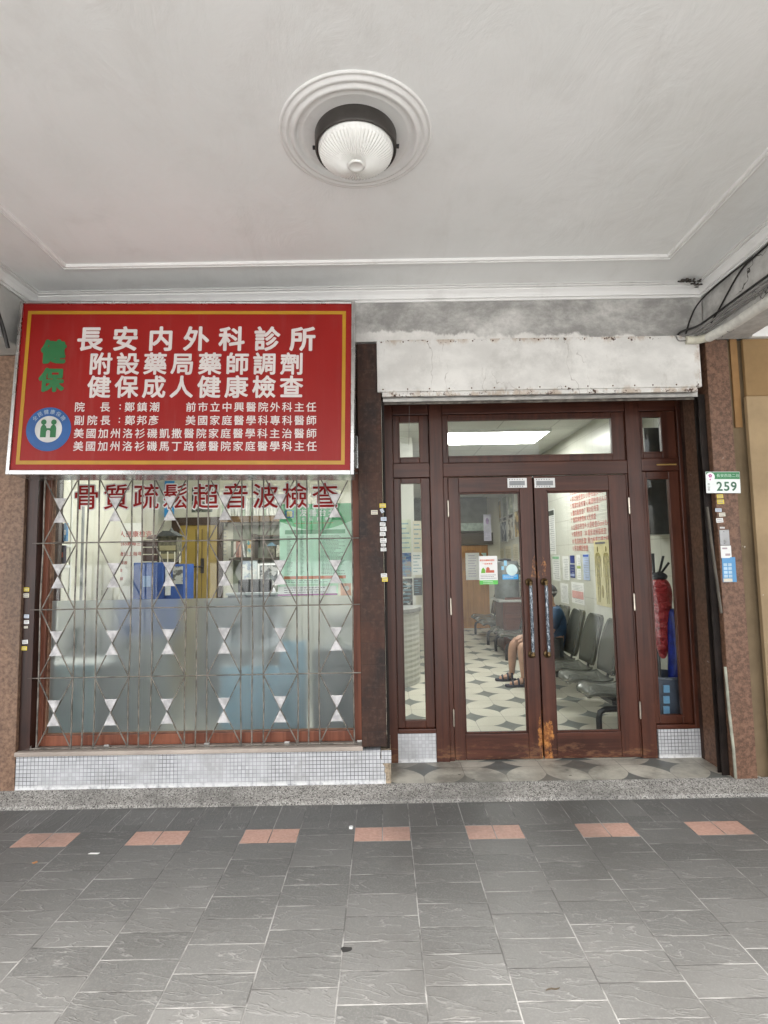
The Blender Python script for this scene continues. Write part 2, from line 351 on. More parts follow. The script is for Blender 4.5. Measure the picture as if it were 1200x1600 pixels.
# ------------------------------------------------------------------ mesh helpers
class MB:
    def __init__(s): s.v, s.f, s.sm = [], [], []
    def add(s, vs, fs, smooth=False):
        o = len(s.v); s.v += [tuple(v) for v in vs]; s.f += [tuple(i+o for i in f) for f in fs]; s.sm += [smooth]*len(fs); return s
    def box(s, x0, x1, y0, y1, z0, z1):
        return s.add([(x0,y0,z0),(x1,y0,z0),(x1,y1,z0),(x0,y1,z0),(x0,y0,z1),(x1,y0,z1),(x1,y1,z1),(x0,y1,z1)],
                     [(0,3,2,1),(4,5,6,7),(0,1,5,4),(1,2,6,5),(2,3,7,6),(3,0,4,7)])
    def quad(s, a, b, c, d): return s.add([a, b, c, d], [(0,1,2,3)])
    def frame(s, x0, x1, z0, z1, wl, wr, wb, wt, y0, y1):
        """rectangular frame in XZ, butt jointed: stiles full height"""
        s.box(x0, x0+wl, y0, y1, z0, z1); s.box(x1-wr, x1, y0, y1, z0, z1)
        s.box(x0+wl, x1-wr, y0, y1, z0, z0+wb); s.box(x0+wl, x1-wr, y0, y1, z1-wt, z1); return s
    def prism(s, pts, d):
        """closed polygon pts (3-D) extruded by vector d"""
        n = len(pts); d = Vector(d)
        vs = [Vector(p) for p in pts]+[Vector(p)+d for p in pts]
        return s.add(vs, [tuple(range(n))[::-1], tuple(range(n, 2*n))]+[(i, (i+1) % n, n+(i+1) % n, n+i) for i in range(n)])
    def tube(s, pts, r, n=10, cap=True, radii=None):
        pts = [Vector(p) for p in pts]; rings = []; up = None
        for i, p in enumerate(pts):
            t = (pts[min(i+1, len(pts)-1)]-pts[max(i-1, 0)]).normalized()
            if up is None: up = t.orthogonal().normalized()
            up = (up-t*up.dot(t)).normalized(); b = t.cross(up); rr = radii[i] if radii else r
            rings.append([p+(up*cos(2*pi*k/n)+b*sin(2*pi*k/n))*rr for k in range(n)])
        vs = [q for g in rings for q in g]; fs = []
        for i in range(len(pts)-1):
            for k in range(n): fs.append((i*n+k, i*n+(k+1) % n, (i+1)*n+(k+1) % n, (i+1)*n+k))
        s.add(vs, fs, True)
        if cap: s.add(rings[0], [tuple(range(n))[::-1]]); s.add(rings[-1], [tuple(range(n))])
        return s
    def lathe(s, prof, c, n=48, axis='z'):
        c = Vector(c); vs = []
        for r, h in prof:
            for k in range(n):
                a = 2*pi*k/n; p = Vector((r*cos(a), r*sin(a), h)) if axis == 'z' else Vector((r*cos(a), h, r*sin(a)))
                vs.append(c+p)
        fs = [(i*n+k, i*n+(k+1) % n, (i+1)*n+(k+1) % n, (i+1)*n+k) for i in range(len(prof)-1) for k in range(n)]
        return s.add(vs, fs, True)
    def ringrect(s, x0, x1, y0, y1, prof):
        """a moulding swept round a rectangle with mitred corners: prof = (inset, z)"""
        vs = []
        for d, z in prof: vs += [(x0+d, y0+d, z), (x1-d, y0+d, z), (x1-d, y1-d, z), (x0+d, y1-d, z)]
        fs = [(i*4+k, i*4+(k+1) % 4, (i+1)*4+(k+1) % 4, (i+1)*4+k) for i in range(len(prof)-1) for k in range(4)]
        return s.add(vs, fs)
    def disc(s, c, r, n=40, axis='y', r2=None):
        c = Vector(c); vs = []
        for rr in ((r,) if r2 is None else (r, r2)):
            for k in range(n):
                a = 2*pi*k/n; vs.append(c+(Vector((rr*cos(a), 0, rr*sin(a))) if axis == 'y' else Vector((rr*cos(a), rr*sin(a), 0))))
        if r2 is None: return s.add(vs, [tuple(range(n))])
        return s.add(vs, [(k, (k+1) % n, n+(k+1) % n, n+k) for k in range(n)])
    def ball(s, c, rx, ry, rz, nu=16, nv=10):
        c = Vector(c); vs = []
        for i in range(nv+1):
            t = pi*i/nv
            for k in range(nu): a = 2*pi*k/nu; vs.append(c+Vector((rx*sin(t)*cos(a), ry*sin(t)*sin(a), rz*cos(t))))
        return s.add(vs, [(i*nu+k, i*nu+(k+1) % nu, (i+1)*nu+(k+1) % nu, (i+1)*nu+k) for i in range(nv) for k in range(nu)], True)
    def text(s, body, size, o, u=(1,0,0), v=(0,0,1), bold=.0, pitch=None, align='c'):
        """lettering: one glyph every pitch metres from o (middle of the first glyph), along u"""
        o, u, v = Vector(o), Vector(u), Vector(v); x = 0.0
        for ch in body:
            if ch not in ' \u3000':
                vs, fs, cx, cy, wd = glyph(ch, 0.0); nrm = u.cross(v)
                for dx, dy, dd in strokes(bold): s.add([o+u*(x+(a-cx+dx)*size)+v*((b-cy+dy)*size)+nrm*dd for a, b in vs], fs)
            x += (pitch if pitch else size*1.02)
        return s
    def string(s, body, size, o, u=(1,0,0), v=(0,0,1), bold=0.0):
        """proportional lettering from the left"""
        o, u, v = Vector(o), Vector(u), Vector(v); x = 0.0
        for ch in body:
            if ch == ' ': x += size*.3; continue
            vs, fs, cx, cy, wd = glyph(ch, 0.0); nrm = u.cross(v)
            for dx, dy, dd in strokes(bold): s.add([o+u*(x+(a+dx)*size)+v*((b-cy+dy)*size)+nrm*dd for a, b in vs], fs)
            x += (wd+.06)*size
        return s
    def build(s, name, mat, parent=None, bevel=0.0, at=None, seg=2, rot=None):
        me = bpy.data.meshes.new(name)
        off = Vector(parent_loc(parent)) if parent is not None else (Vector(at) if at is not None else Vector((0, 0, 0)))
        me.from_pydata([tuple(Vector(v)-off) for v in s.v], [], s.f)
        me.polygons.foreach_set('use_smooth', s.sm); me.update()
        bm = bmesh.new(); bm.from_mesh(me); bmesh.ops.recalc_face_normals(bm, faces=bm.faces) if name not in FLAT else None
        bm.to_mesh(me); bm.free()
        ob = bpy.data.objects.new(name, me); COL.objects.link(ob)
        me.materials.append(mat)
        if parent is not None: ob.parent = parent
        else: ob.location = off
        if bevel:
            b = ob.modifiers.new('bevel', 'BEVEL'); b.width = bevel; b.segments = seg; b.limit_method = 'ANGLE'; b.harden_normals = False
        return ob
FLAT = set()
def smooth(pts, k=6):
    """Catmull-Rom curve through the points"""
    p = [Vector(q) for q in pts]; p = [p[0]*2-p[1]]+p+[p[-1]*2-p[-2]]; out = []
    for i in range(1, len(p)-2):
        for j in range(k):
            t = j/k; out.append(.5*((2*p[i])+(p[i+1]-p[i-1])*t+(2*p[i-1]-5*p[i]+4*p[i+1]-p[i+2])*t*t+(3*p[i]-p[i-1]-3*p[i+1]+p[i+2])*t**3))
    return out+[p[-2]]
def parent_loc(o):
    l = Vector((0, 0, 0))
    while o is not None: l += o.location; o = o.parent
    return l
_g = {}
def strokes(b):
    """offsets that thicken a glyph: copies laid a tenth of a millimetre over each other"""
    if b <= 0: return [(0, 0, 0)]
    n = 4 if b < .016 else (8 if b < .035 else 12)
    return [(0, 0, 0)]+[(b*cos(2*pi*i/n), b*sin(2*pi*i/n), .00006*(i+1)) for i in range(n)]
def glyph(ch, bold):
    key = (ch, bold)
    if key in _g: return _g[key]
    c = bpy.data.curves.new('glyph', 'FONT'); c.body = ch; c.size = 1; c.offset = bold; c.resolution_u = 3
    o = bpy.data.objects.new('glyph', c); COL.objects.link(o)
    dg = bpy.context.evaluated_depsgraph_get(); me = bpy.data.meshes.new_from_object(o.evaluated_get(dg))
    vs = [(v.co.x, v.co.y) for v in me.vertices]; fs = [tuple(p.vertices) for p in me.polygons]
    bpy.data.objects.remove(o); bpy.data.curves.remove(c); bpy.data.meshes.remove(me)
    xs = [a for a, b in vs] or [0]
    if ord(ch) > 0x2fff: cx, cy = .5, .38
    else: cx, cy = (max(xs)+min(xs))/2, .36
    _g[key] = (vs, fs, cx, cy, max(xs)); return _g[key]
def tag(o, label=None, cat=None, group=None, kind=None):
    if label: o['label'] = label
    if cat: o['category'] = cat
    if group: o['group'] = group
    if kind: o['kind'] = kind
    return o
def thing(name, label, cat, loc=(0, 0, 0), group=None):
    o = bpy.data.objects.new(name, None); o.empty_display_size = .1; COL.objects.link(o); o.location = loc
    return tag(o, label, cat, group)
def copy_thing(root, dloc, label):
    def rec(o, par):
        c = o.copy(); COL.objects.link(c)
        if par is not None: c.parent = par
        for ch in [q for q in bpy.data.objects if q.parent == o]: rec(ch, c)
        return c
    r = rec(root, None); r.location = root.location+Vector(dloc); r['label'] = label; return r

# ------------------------------------------------------------------ materials
M_ceil, M_trim, M_plaster = mat_ceiling(), mat_trim(), mat_plaster()
M_mos, M_mosy = mat_mosaic('x'), mat_mosaic('y')
M_gran, M_gran2, M_dark = mat_granite(), mat_granite('red_granite_stained', (.083, .042, .025), (.205, .110, .069), .6), mat_darkstone()
M_wv, M_wh = mat_wood('mahogany_upright', wear=True), mat_wood('mahogany_rail', vert=False, wear=True)
M_dv, M_dh = mat_wood('door_wood', wear=True), mat_wood('door_rail_wood', vert=False, wear=True)
M_red = mat_wood('window_wood', (.10, .028, .014), (.22, .075, .04), rough=.45)
M_redh = mat_wood('window_sill_wood', (.12, .045, .025), (.34, .20, .13), vert=False, rough=.6)
M_glass = mat_glass('clear_glass', (.95, .97, .96), .42)
M_frost = mat_frost()
M_wglass = mat_glass('window_glass', (.95, .97, .96), .8)
M_steel = plain('dull_steel', (.46, .45, .43), .35, 1.0, .25, 14)
M_chrome = plain('bright_aluminium', (.50, .50, .49), .28, .95, .2, 7)
M_iron = plain('weathered_iron', (.20, .18, .155), .55, .5, .5, 22, .3, 90)
M_plate = plain('grille_plate_paint', (.50, .485, .48), .65, 0, .32, 26, .3, 90)
M_cable = plain('black_cable', (.018, .016, .015), .55, 0, .3)
M_gcable = plain('grey_cable', (.22, .21, .20), .6, 0, .3)
M_white = plain('white_paper', (.76, .76, .74), .6, 0, .06)
M_paper2 = plain('cream_paper', (.66, .62, .50), .6, 0, .1)
M_yel = plain('yellow_paper', (.75, .60, .06), .6, 0, .08)
M_ink = plain('grey_ink', (.10, .10, .11), .6, 0, .1)
M_cream = plain('cream_wall_paint', (.66, .64, .54), .55, 0, .08, 2)
M_wallw = plain('white_wall_tile', (.68, .68, .63), .4, 0, .06, 2)
M_black = plain('black_plastic', (.018, .018, .02), .4, 0, .2)
M_lamp = emit('fluorescent_diffuser', (1, .99, .95), 6.0)
M_lamp2 = emit('fluorescent_diffuser_dim', (1, .99, .95), 2.6)

# ------------------------------------------------------------------ SETTING: ground
PAVE_Z, FL_Z = .05, .11
def struct(o, kind='structure'): o['kind'] = kind; return o
struct(MB().quad((-12, -5.2, PAVE_Z), (12, -5.2, PAVE_Z), (12, -.137, PAVE_Z), (-12, -.137, PAVE_Z)).build('pavement', mat_pave()))
struct(MB().box(-12, 12, -5.35, -5.2, -.15, PAVE_Z).build('street_kerb', mat_terrazzo()))
struct(MB().quad((-300, -300, -.1), (300, -300, -.1), (300, -5.35, -.1), (-300, -5.35, -.1)).build('road', plain('pale_concrete_road', (.46, .46, .455), .8, 0, .2, 3)))
kb = MB()
prof = [(-.138, .03), (-.138, .062), (-.135, .069), (-.128, .0725), (.0, .1095), (.0, .03)]
xs = [-12, -6, -3]+[(-3+.2*i) for i in range(1, 31)]+[4, 6, 12]
for i in range(len(xs)-1):
    a, b = xs[i], xs[i+1]
    kb.add([(a, y+.0016*sin(a*7), z) for y, z in prof]+[(b, y+.0016*sin(b*7), z) for y, z in prof],
           [(j, j+1, j+7, j+6) for j in range(5)])
struct(kb.build('granite_step', mat_terrazzo()))
struct(MB().quad((-2.6, .33, FL_Z), (2.7, .33, FL_Z), (2.7, 7.7, FL_Z), (-2.6, 7.7, FL_Z)).build('floor', mat_star()))
struct(MB().quad((-.02, .0, FL_Z), (2.3, .0, FL_Z), (2.3, .33, FL_Z), (-.02, .33, FL_Z)).build('doorstep', mat_star('doorstep_tiles', .75, .235, True)))

def litter(px, py, pts, h, label, mat, name):
    d = _F+_R2*(px-600)/F_PX-_U2*(py-800)/F_PX; c = CAM+d*((PAVE_Z-CAM.z)/d.z)
    m = MB().prism([(c.x+a, c.y+b, PAVE_Z+.0008) for a, b in pts], (0, 0, h)); return tag(m.build(name, mat), label, 'litter')
litter(548.5, 1294.5, [(-.010, -.008), (.008, -.010), (.011, .006), (.0, .011), (-.009, .007)], .010, 'crumpled white paper scrap at the corner of the middle salmon tiles', M_white, 'paper_scrap')
litter(147, 1334, [(-.028, -.004), (.020, -.006), (.027, .004), (-.02, .006)], .002, 'flattened white paper strip on the grey tiles below the red sign', M_white, 'paper_scrap')
litter(55, 1348, [(-.014, -.004), (.0, -.012), (.012, .0), (.002, .012)], .002, 'small dry orange leaf on the grey tiles at the left', plain('dry_leaf', (.42, .20, .08), .7), 'dry_leaf')
litter(541, 1484, [(.022*cos(i*.7)*(1+.2*sin(i*2.3)), .014*sin(i*.7)*(1+.2*sin(i*2.3))) for i in range(9)], .0015, 'black flattened gum spot near the middle of the paving', plain('old_gum', (.018, .017, .016), .7), 'gum_spot')
litter(863, 1546, [(-.024, -.006), (-.004, -.001), (.012, -.004), (.026, .004), (.011, -.0005), (-.003, .003), (-.014, .000)], .003, 'short dark twig on the paving before the doors', plain('twig', (.05, .035, .02), .8), 'twig')

# ------------------------------------------------------------------ SETTING: arcade ceiling with its mouldings
CZ = 3.26
CX0, CX1, CY0, CY1 = -2.275, 2.125, -2.83, 0.0
ceil = struct(MB().box(CX0-.02, CX1+.02, CY0-.02, CY1+.02, CZ, CZ+.15).build('ceiling', M_ceil))
ceil['label'] = 'white painted arcade ceiling with moulded panel border'
MB().ringrect(CX0, CX1, CY0, CY1, [(0, CZ-.086), (.009, CZ-.086), (.009, CZ-.078), (.003, CZ-.077), (.003, CZ-.071), (.018, CZ-.069), (.018, CZ-.060), (.011, CZ-.058), (.022, CZ-.040), (.040, CZ-.026), (.040, CZ-.020), (.033, CZ-.019),
      (.033, CZ-.014), (.054, CZ-.013), (.054, CZ-.007), (.048, CZ-.006), (.048, CZ-.004), (.066, CZ-.004), (.066, CZ-.0005)]).build('cornice', M_trim, ceil)
MB().ringrect(-1.89, 1.75, -2.42, -.345, [(0, CZ), (.002, CZ-.014), (.008, CZ-.018), (.014, CZ-.018), (.016, CZ-.011), (.022, CZ-.011), (.026, CZ-.016), (.034, CZ-.014), (.038, CZ)]).build('moulding', M_trim, ceil)
LC = Vector((-.088, -1.335, CZ))
MB().lathe([(.318, 0), (.316, -.006), (.309, -.008), (.306, -.004), (.299, -.004), (.295, -.013), (.284, -.016), (.279, -.009), (.271, -.009), (.266, -.018), (.252, -.020), (.246, -.006),
            (.240, -.002), (.228, -.003), (.224, -.007), (.216, -.006), (.205, -.0015), (.12, -.0015)], LC, 96).build('ceiling_rose', M_trim, ceil)

# lamp on the rose
lamp = thing('ceiling_lamp', 'round ceiling lamp with ribbed white glass shade in a dark ring', 'lamp', LC)
MB().lathe([(.15, -.0016), (.170, -.0016), (.171, -.004), (.170, -.062), (.168, -.066), (.162, -.066), (.160, -.060), (.160, -.02), (.1, -.02)], LC, 64).build('ring', plain('dark_bronze', (.075, .068, .062), .45, .5, .2), lamp)
sh = MB(); n = 120; vs = []; prof = [(.158, -.050), (.157, -.066), (.150, -.082), (.140, -.090), (.120, -.102), (.095, -.113), (.065, -.122), (.045, -.126), (.034, -.127)]
for i, (r, h) in enumerate(prof):
    for k in range(n):
        rib = .0042 if (k % 2 and 2 <= i <= 7) else 0
        a = 2*pi*k/n; vs.append((LC.x+r*cos(a), LC.y+r*sin(a), CZ+h-rib))
sh.add(vs, [(i*n+k, i*n+(k+1) % n, (i+1)*n+(k+1) % n, (i+1)*n+k) for i in range(len(prof)-1) for k in range(n)])
shade = sh.build('glass_shade', plain('milk_glass', (.86, .86, .83), .25, 0, .04, 4), lamp)
MB().lathe([(.034, -.127), (.036, -.131), (.031, -.135), (.024, -.133), (.020, -.130), (.0005, -.131)], LC, 40).build('knob', plain('milk_glass', (.8, .79, .74)), shade)
for sx in (-1, 1): MB().box(LC.x+sx*.175-.006, LC.x+sx*.175+.006, LC.y-.005, LC.y+.005, CZ-.052, CZ-.040).build('screw', M_black, lamp)

# beams left and right of the bay, beam over the facade, outer beam towards the street, street columns
M_beam = M_plaster
BZ = 2.885
br = tag(MB().box(2.13, 2.40, -2.9, -.002, BZ, CZ+.15).build('beam', mat_beam(), bevel=.006), 'grey painted beam carrying the white wrapped pipe', 'beam')
bl = tag(MB().box(-2.56, -2.28, -2.9, -.002, 2.86, CZ+.15).build('beam', mat_board('pale_beam_paint', (.56, .55, .52)), bevel=.006), 'pale beam with one black cable left of the red sign', 'beam')
tag(MB().box(-2.6, 2.128, .0, .30, 2.912, CZ+.15).build('plaster_wall', M_plaster), 'grimy grey plaster band between the cornice and the shutter box', 'wall')
tag(MB().box(-7, 7, -3.35, -2.9, 3.08, CZ+.6).build('street_beam', M_trim), 'white beam along the street edge of the arcade', 'beam')
tag(MB().box(-2.75, -2.25, -3.35, -2.9, PAVE_Z, 3.08).build('street_column', M_gran), 'granite column at the street edge on the side of the red sign', 'column')
tag(MB().box(2.2, 2.7, -3.35, -2.9, PAVE_Z, 3.08).build('street_column', M_gran), 'granite column at the street edge on the side of the number plate', 'column')
struct(MB().box(2.42, 7, -2.9, -.06, CZ, CZ+.15).box(-7, -2.58, -2.9, .0, CZ, CZ+.15).build('side_ceiling', M_ceil))
# solid building mass above and behind so that no sky leaks in
struct(MB().box(-7, 7, -2.9, 8.2, CZ+.17, CZ+.6).build('upper_storey', M_trim))

# ------------------------------------------------------------------ pillars and neighbours
tag(MB().box(-2.75, -2.296, -.004, .3, FL_Z-.03, 2.858).build('stone_pillar', M_gran, bevel=.004), 'reddish speckled stone pillar at the left edge beside the window', 'pillar')
tag(MB().box(-.156, -.001, -.010, .34, .333, 2.895).build('stone_pillar', M_dark, bevel=.004), 'dark stained stone pillar between window and door', 'pillar')
rp = thing('stone_pillar', 'reddish brown stone pillar under the green and white number plate', 'pillar', (2.2, .1, .1))
MB().box(2.128, 2.272, -.012, .3, FL_Z-.01, BZ-.003).build('shaft', M_gran2, rp, .004)
MB().box(2.273, 2.47, .018, .3, FL_Z-.01, BZ-.003).build('edge_strip', mat_board('tan_strip', (.20, .145, .085)), rp)
nb = thing('board_wall', 'beige plywood boards covering the neighbouring shopfront', 'wall', (3, 0, .1))
MB().box(2.352, 4.6, -.04, -.01, .09, 2.492).build('lower_board', mat_board('beige_board', (.34, .245, .14)), nb, .003)
MB().box(2.365, 4.6, -.025, .0, 2.497, 2.878).build('upper_board', mat_board('brown_board', (.26, .165, .075)), nb, .003)
MB().box(2.300, 2.345, .004, .016, 2.30, 2.90).build('corner_strip', mat_board('brown_strip', (.30, .17, .07)), nb)
tag(MB().box(2.41, 7, -.055, .3, 2.882, CZ+.15).build('plaster_wall', M_trim), 'white plaster above the brown board at the right edge', 'wall')
tag(MB().box(-7, -2.76, .0, .3, .0, CZ+.15).build('side_wall', M_gran), 'wall of the next shop left of the stone pillar', 'wall')

# ------------------------------------------------------------------ mosaic plinths
pl = thing('tiled_plinth', 'long plinth of small white mosaic tiles under the barred window', 'plinth', (-1.1, .05, .11))
MB().prism([(-2.294, .0, .109), (-.012, .0, .109), (-.012, .0, .165), (-.020, .0, .183), (-.014, .0, .207), (-.030, .0, .228), (-.026, .0, .243), (-.044, .0, .262), (-.040, .0, .309), (-2.294, .0, .309)], (0, .33, 0)).build('tile_face', M_mos, pl)
MB().box(-.0385, .022, .0035, .30, .109, .306).build('broken_corner', plain('bare_mortar', (.34, .27, .19), .9, 0, .5, 30, .8, 60), pl)
MB().box(-.036, .024, -.0005, .0034, .231, .308).build('loose_tiles', M_mos, pl)
MB().box(-2.30, -.15, -.012, .115, .3095, .337).build('sill_slab', mat_board('worn_pink_sill', (.42, .36, .31)), pl, .006)
tag(MB().box(.026, .333, .338, .40, .109, .300).build('tiled_wall', M_mos), 'white mosaic panel under the narrow window next to the dark pillar', 'tiles')
mr = thing('tiled_wall', 'white mosaic panel under the narrow window with the red jacket, turning the corner', 'tiles', (2.0, .36, .11))
MB().box(1.845, 2.150, .338, .40, .109, .300).build('front_face', M_mos, mr)
MB().prism([(2.152, .336, .109), (2.152, .40, .109), (2.19, .40, .109), (2.19, .08, .109), (2.172, .08, .109)], (0, 0, .190)).build('side_face', M_mosy, mr)

# ------------------------------------------------------------------ roller shutter box and guides
sb = thing('shutter_box', 'chipped white metal roller shutter box above the wooden doors', 'shutter box', (1.03, .05, 2.53))
MB().box(-.024, 2.083, -.022, .008, 2.566, 2.9105).build('cover_panel', mat_shutterpaint(), sb, .003)
MB().box(.006, 2.056, -.018, .010, 2.536, 2.5645).build('bottom_lip', mat_shutterpaint(), sb, .003)
MB().box(-.0, 2.10, .012, .33, 2.60, 2.905).build('housing', M_dark, sb)
MB().box(.012, 2.075, .020, .030, 2.512, 2.590).build('guide_strip', M_steel, sb)
MB().box(.012, 2.075, .060, .072, 2.505, 2.590).build('bottom_bar', M_iron, sb)
rv = MB()
for i in range(15):
    for zz in (2.582, 2.897):
        x = .02+i*.1465+random.uniform(-.02, .02); rv.lathe([(.0052, 0), (.004, -.003), (.0005, -.0042)], (x, -.022, zz), 8, 'y')
rv.build('rivet', plain('rust', (.10, .045, .022), .8), sb)['kind'] = 'stuff'
for x0, x1, nm in ((.0005, .018, 'l'), (2.082, 2.126, 'r')):
    g = thing('shutter_guide', 'dark steel shutter guide running up beside the '+('dark middle pillar' if nm == 'l' else 'pillar with the number plate'), 'guide rail', ((x0+x1)/2, .05, FL_Z))
    MB().box(x0, x1, .030, .040, FL_Z+(.2 if nm == 'l' else 0), 2.53).box(x0, x1, .075, .085, FL_Z+(.2 if nm == 'l' else 0), 2.53).build('lip', plain('dark_rail', (.016, .011, .009), .6, 0, .4, 9, 0, 60, .2), g)
    MB().box(x1-.004 if nm == 'r' else x0, x1 if nm == 'r' else x0+.004, .0405, .0745, FL_Z+(.2 if nm == 'l' else 0), 2.53).build('channel', plain('dark_channel', (.018, .013, .010), .6, 0, .4, 9, 0, 60, .2), g)
tag(MB().box(2.192, 2.26, .045, .40, .30, 2.60).box(2.127, 2.191, .30, .335, FL_Z, 2.6).build('reveal_wall', M_dark), 'dark reveal at the right side of the doorway', 'wall')

# ------------------------------------------------------------------ window: opening, wooden frame, panes, red lettering
wz0, wz1 = .340, 2.30
wd = thing('shop_window', 'wide shop window with red characters and a frosted lower half behind iron bars', 'window', (-1.2, .12, .34))
MB().box(-2.294, -2.225, .02, .30, wz0, 2.9).box(-.2, -.1565, .115, .30, wz0, 2.9).build('jamb', mat_wood('dark_jamb', (.018, .008, .006), (.05, .018, .012)), wd)
MB().frame(-2.2235, -.156+.0, wz0, 2.26, .036, .048, .066, .05, .085, .112).build('outer_frame', M_red, wd, .004)
MB().frame(-2.200, -.190, .385, 2.235, .018, .018, .022, .02, .113, .150).build('glazing_bead', M_redh, wd, .003)
gx0, gx1 = -2.184, -.206
MB().box(gx0, gx1, .135, .139, 1.251, 2.22).build('clear_pane', M_wglass, wd)
fp = MB().quad((gx0, .137, .405), (gx1, .137, .405), (gx1, .137, 1.250), (gx0, .137, 1.250)).build('frosted_pane', M_frost, wd)
MB().box(-2.26, -.16, .075, .118, 2.085, 2.30).build('metal_head', plain('head_strip', (.62, .62, .60), .12, .9, .1), wd)
red, halo = MB(), MB()
for i, ch in enumerate('骨質疏鬆超音波檢查'):
    p = P(135+46.6*i, 776.2-.75*i*.35, .130)
    red.text(ch, .178, (p.x, .1300, p.z), bold=.010); halo.text(ch, .178, (p.x, .1335, p.z), bold=.058)
halo.build('letter_outline', plain('white_vinyl', (.74, .73, .70), .5), wd)
red.build('lettering', plain('red_vinyl', (.27, .009, .009), .6, 0, .1, 9, 0, 60, .2), wd)

# iron grille in front
gr = thing('window_grille', 'iron window grille with six columns of crossed rods and white hourglass plates', 'window bars', (-1.2, .03, .34))
YG = .032; rows = [.347, .777, 1.203, 1.625, 2.045, 2.20]
def rod(name, a, b, r=.0052, wob=.0048):
    a, b = Vector(a), Vector(b); n = 6; L = (b-a).length; pts = []
    for i in range(n+1):
        t = i/n; q = a.lerp(b, t)
        if 0 < i < n: q += Vector((random.uniform(-wob, wob), random.uniform(-wob, wob)*.5, 0))
        pts.append(q)
    return MB().tube(pts, r, 6).build(name, M_iron, gr)
cells = [(-2.190+.3542*k, -1.974+.3542*k) for k in range(6)]
for k, (a, b) in enumerate(cells):
    rod('upright_bar', (a, YG, rows[0]-.012), (a, YG, 2.2)); rod('upright_bar', (b, YG, rows[0]-.012), (b, YG, 2.2))
    if k < 5: rod('upright_bar', (b+.067, YG, rows[0]-.012), (b+.067, YG, 2.2))
rod('upright_bar', (-2.250, YG, rows[0]-.012), (-2.250, YG, 2.2), .0045); rod('upright_bar', (-.147, YG, rows[0]-.012), (-.141, YG, 2.2), .0045, .002)
for z in rows[:5]: rod('cross_bar', (-2.252, YG-.008, z), (-.143, YG-.008, z), .0044, .001)
for (a, b) in cells:
    for j in range(5):
        z0, z1 = rows[j], (rows[j+1] if j < 4 else 2.2); zc = (rows[j]+(rows[j+1] if j < 4 else 2.467))/2; xc = (a+b)/2
        if j < 4:
            m = MB().tube([(a, YG+.004, z0), (xc, YG+.002, zc), (b, YG+.004, z1)], .0043, 6).tube([(b, YG-.004, z0), (xc, YG-.006, zc), (a, YG-.004, z1)], .0043, 6)
            m.build('crossed_rods', M_iron, gr)
            h, hw = .076*(1+random.uniform(-.06, .06)), .0392
            p1 = [(xc-hw, YG-.012, zc+h), (xc+hw, YG-.012, zc+h), (xc+.002, YG-.012, zc+.003)]
            p2 = [(xc-hw, YG-.012, zc-h), (xc+hw, YG-.012, zc-h), (xc-.002, YG-.012, zc-.003)]
            MB().prism(p1, (0, .003, 0)).prism(p2[::-1], (0, .003, 0)).build('hourglass_plate', M_plate, gr)
        else:
            MB().tube([(a, YG+.004, z0), (xc-.03, YG+.003, 2.2)], .0043, 6).tube([(b, YG-.004, z0), (xc+.03, YG-.004, 2.2)], .0043, 6).build('crossed_rods', M_iron, gr)
for x in (-2.235, -1.745, -1.12, -.62, -.165): MB().box(x-.022, x+.012, YG-.006, YG+.010, .3375, .362).build('foot_bracket', M_steel, gr, .002)

# ------------------------------------------------------------------ wooden door surround
DY = .345
ds = thing('door_surround', 'dark varnished wooden door surround with a transom light and narrow side windows', 'door frame', (1.05, .36, .1))
def fr(name, x0, x1, z0, z1, y0=DY, y1=DY+.06, mt=None, bev=.004): return MB().box(x0, x1, y0, y1, z0, z1).build(name, mt or (M_wv if z1-z0 > x1-x0 else M_wh), ds, bev)
fr('post', .012, .075, .109, 2.60, DY-.01); fr('post', 2.100, 2.150, .302, 2.60, DY-.01)
fr('mullion', .335, .428, .109, 2.60, DY-.008); fr('mullion', 1.735, 1.835, .109, 2.60, DY-.008)
fr('head_rail', .0755, .3345, 2.508, 2.60); fr('head_rail', .4285, 1.7345, 2.508, 2.60); fr('head_rail', 1.8355, 2.0995, 2.508, 2.60)
fr('transom_rail', .4285, 1.7345, 2.058, 2.155, DY-.004); fr('transom_rail', .0755, .3345, 2.056, 2.160, DY-.004); fr('transom_rail', 1.8355, 2.0995, 2.074, 2.165, DY-.004)
fr('sill_rail', .0755, .3345, .301, .330, DY-.012); fr('sill_rail', 1.8355, 2.0995, .301, .330, DY-.012)
def light(x0, x1, z0, z1, g):
    """a glazed sash: frame and pane; g = glass rectangle"""
    f = MB().frame(x0, x1, z0, z1, g[0]-x0, x1-g[1], g[2]-z0, z1-g[3], DY+.012, DY+.046).build('sash', M_wv, ds, .005)
    MB().frame(g[0]-.012, g[1]+.012, g[2]-.012, g[3]+.012, .012, .012, .012, .012, DY+.006, DY+.0115).build('glazing_bead', M_wv, f, .002)
    MB().box(g[0]-.005, g[1]+.005, DY+.027, DY+.031, g[2]-.005, g[3]+.005).build('pane', M_glass, f)
fr('door_stop', .4285, .4605, .109, 2.0575, DY+.004, DY+.06); fr('door_stop', 1.7235, 1.7345, .109, 2.0575, DY+.004, DY+.06); fr('astragal', 1.040, 1.092, .118, 2.05, DY+.0455, DY+.058)
light(.429, 1.734, 2.156, 2.507, (.472, 1.640, 2.207, 2.463))
light(.076, .334, 2.161, 2.507, (.127, .265, 2.204, 2.455))
light(.076, .334, .331, 2.055, (.129, .269, .382, 2.015))
light(1.836, 2.099, 2.166, 2.507, (1.862, 1.995, 2.214, 2.465))
light(1.836, 2.099, .331, 2.073, (1.872, 2.026, .388, 2.017))
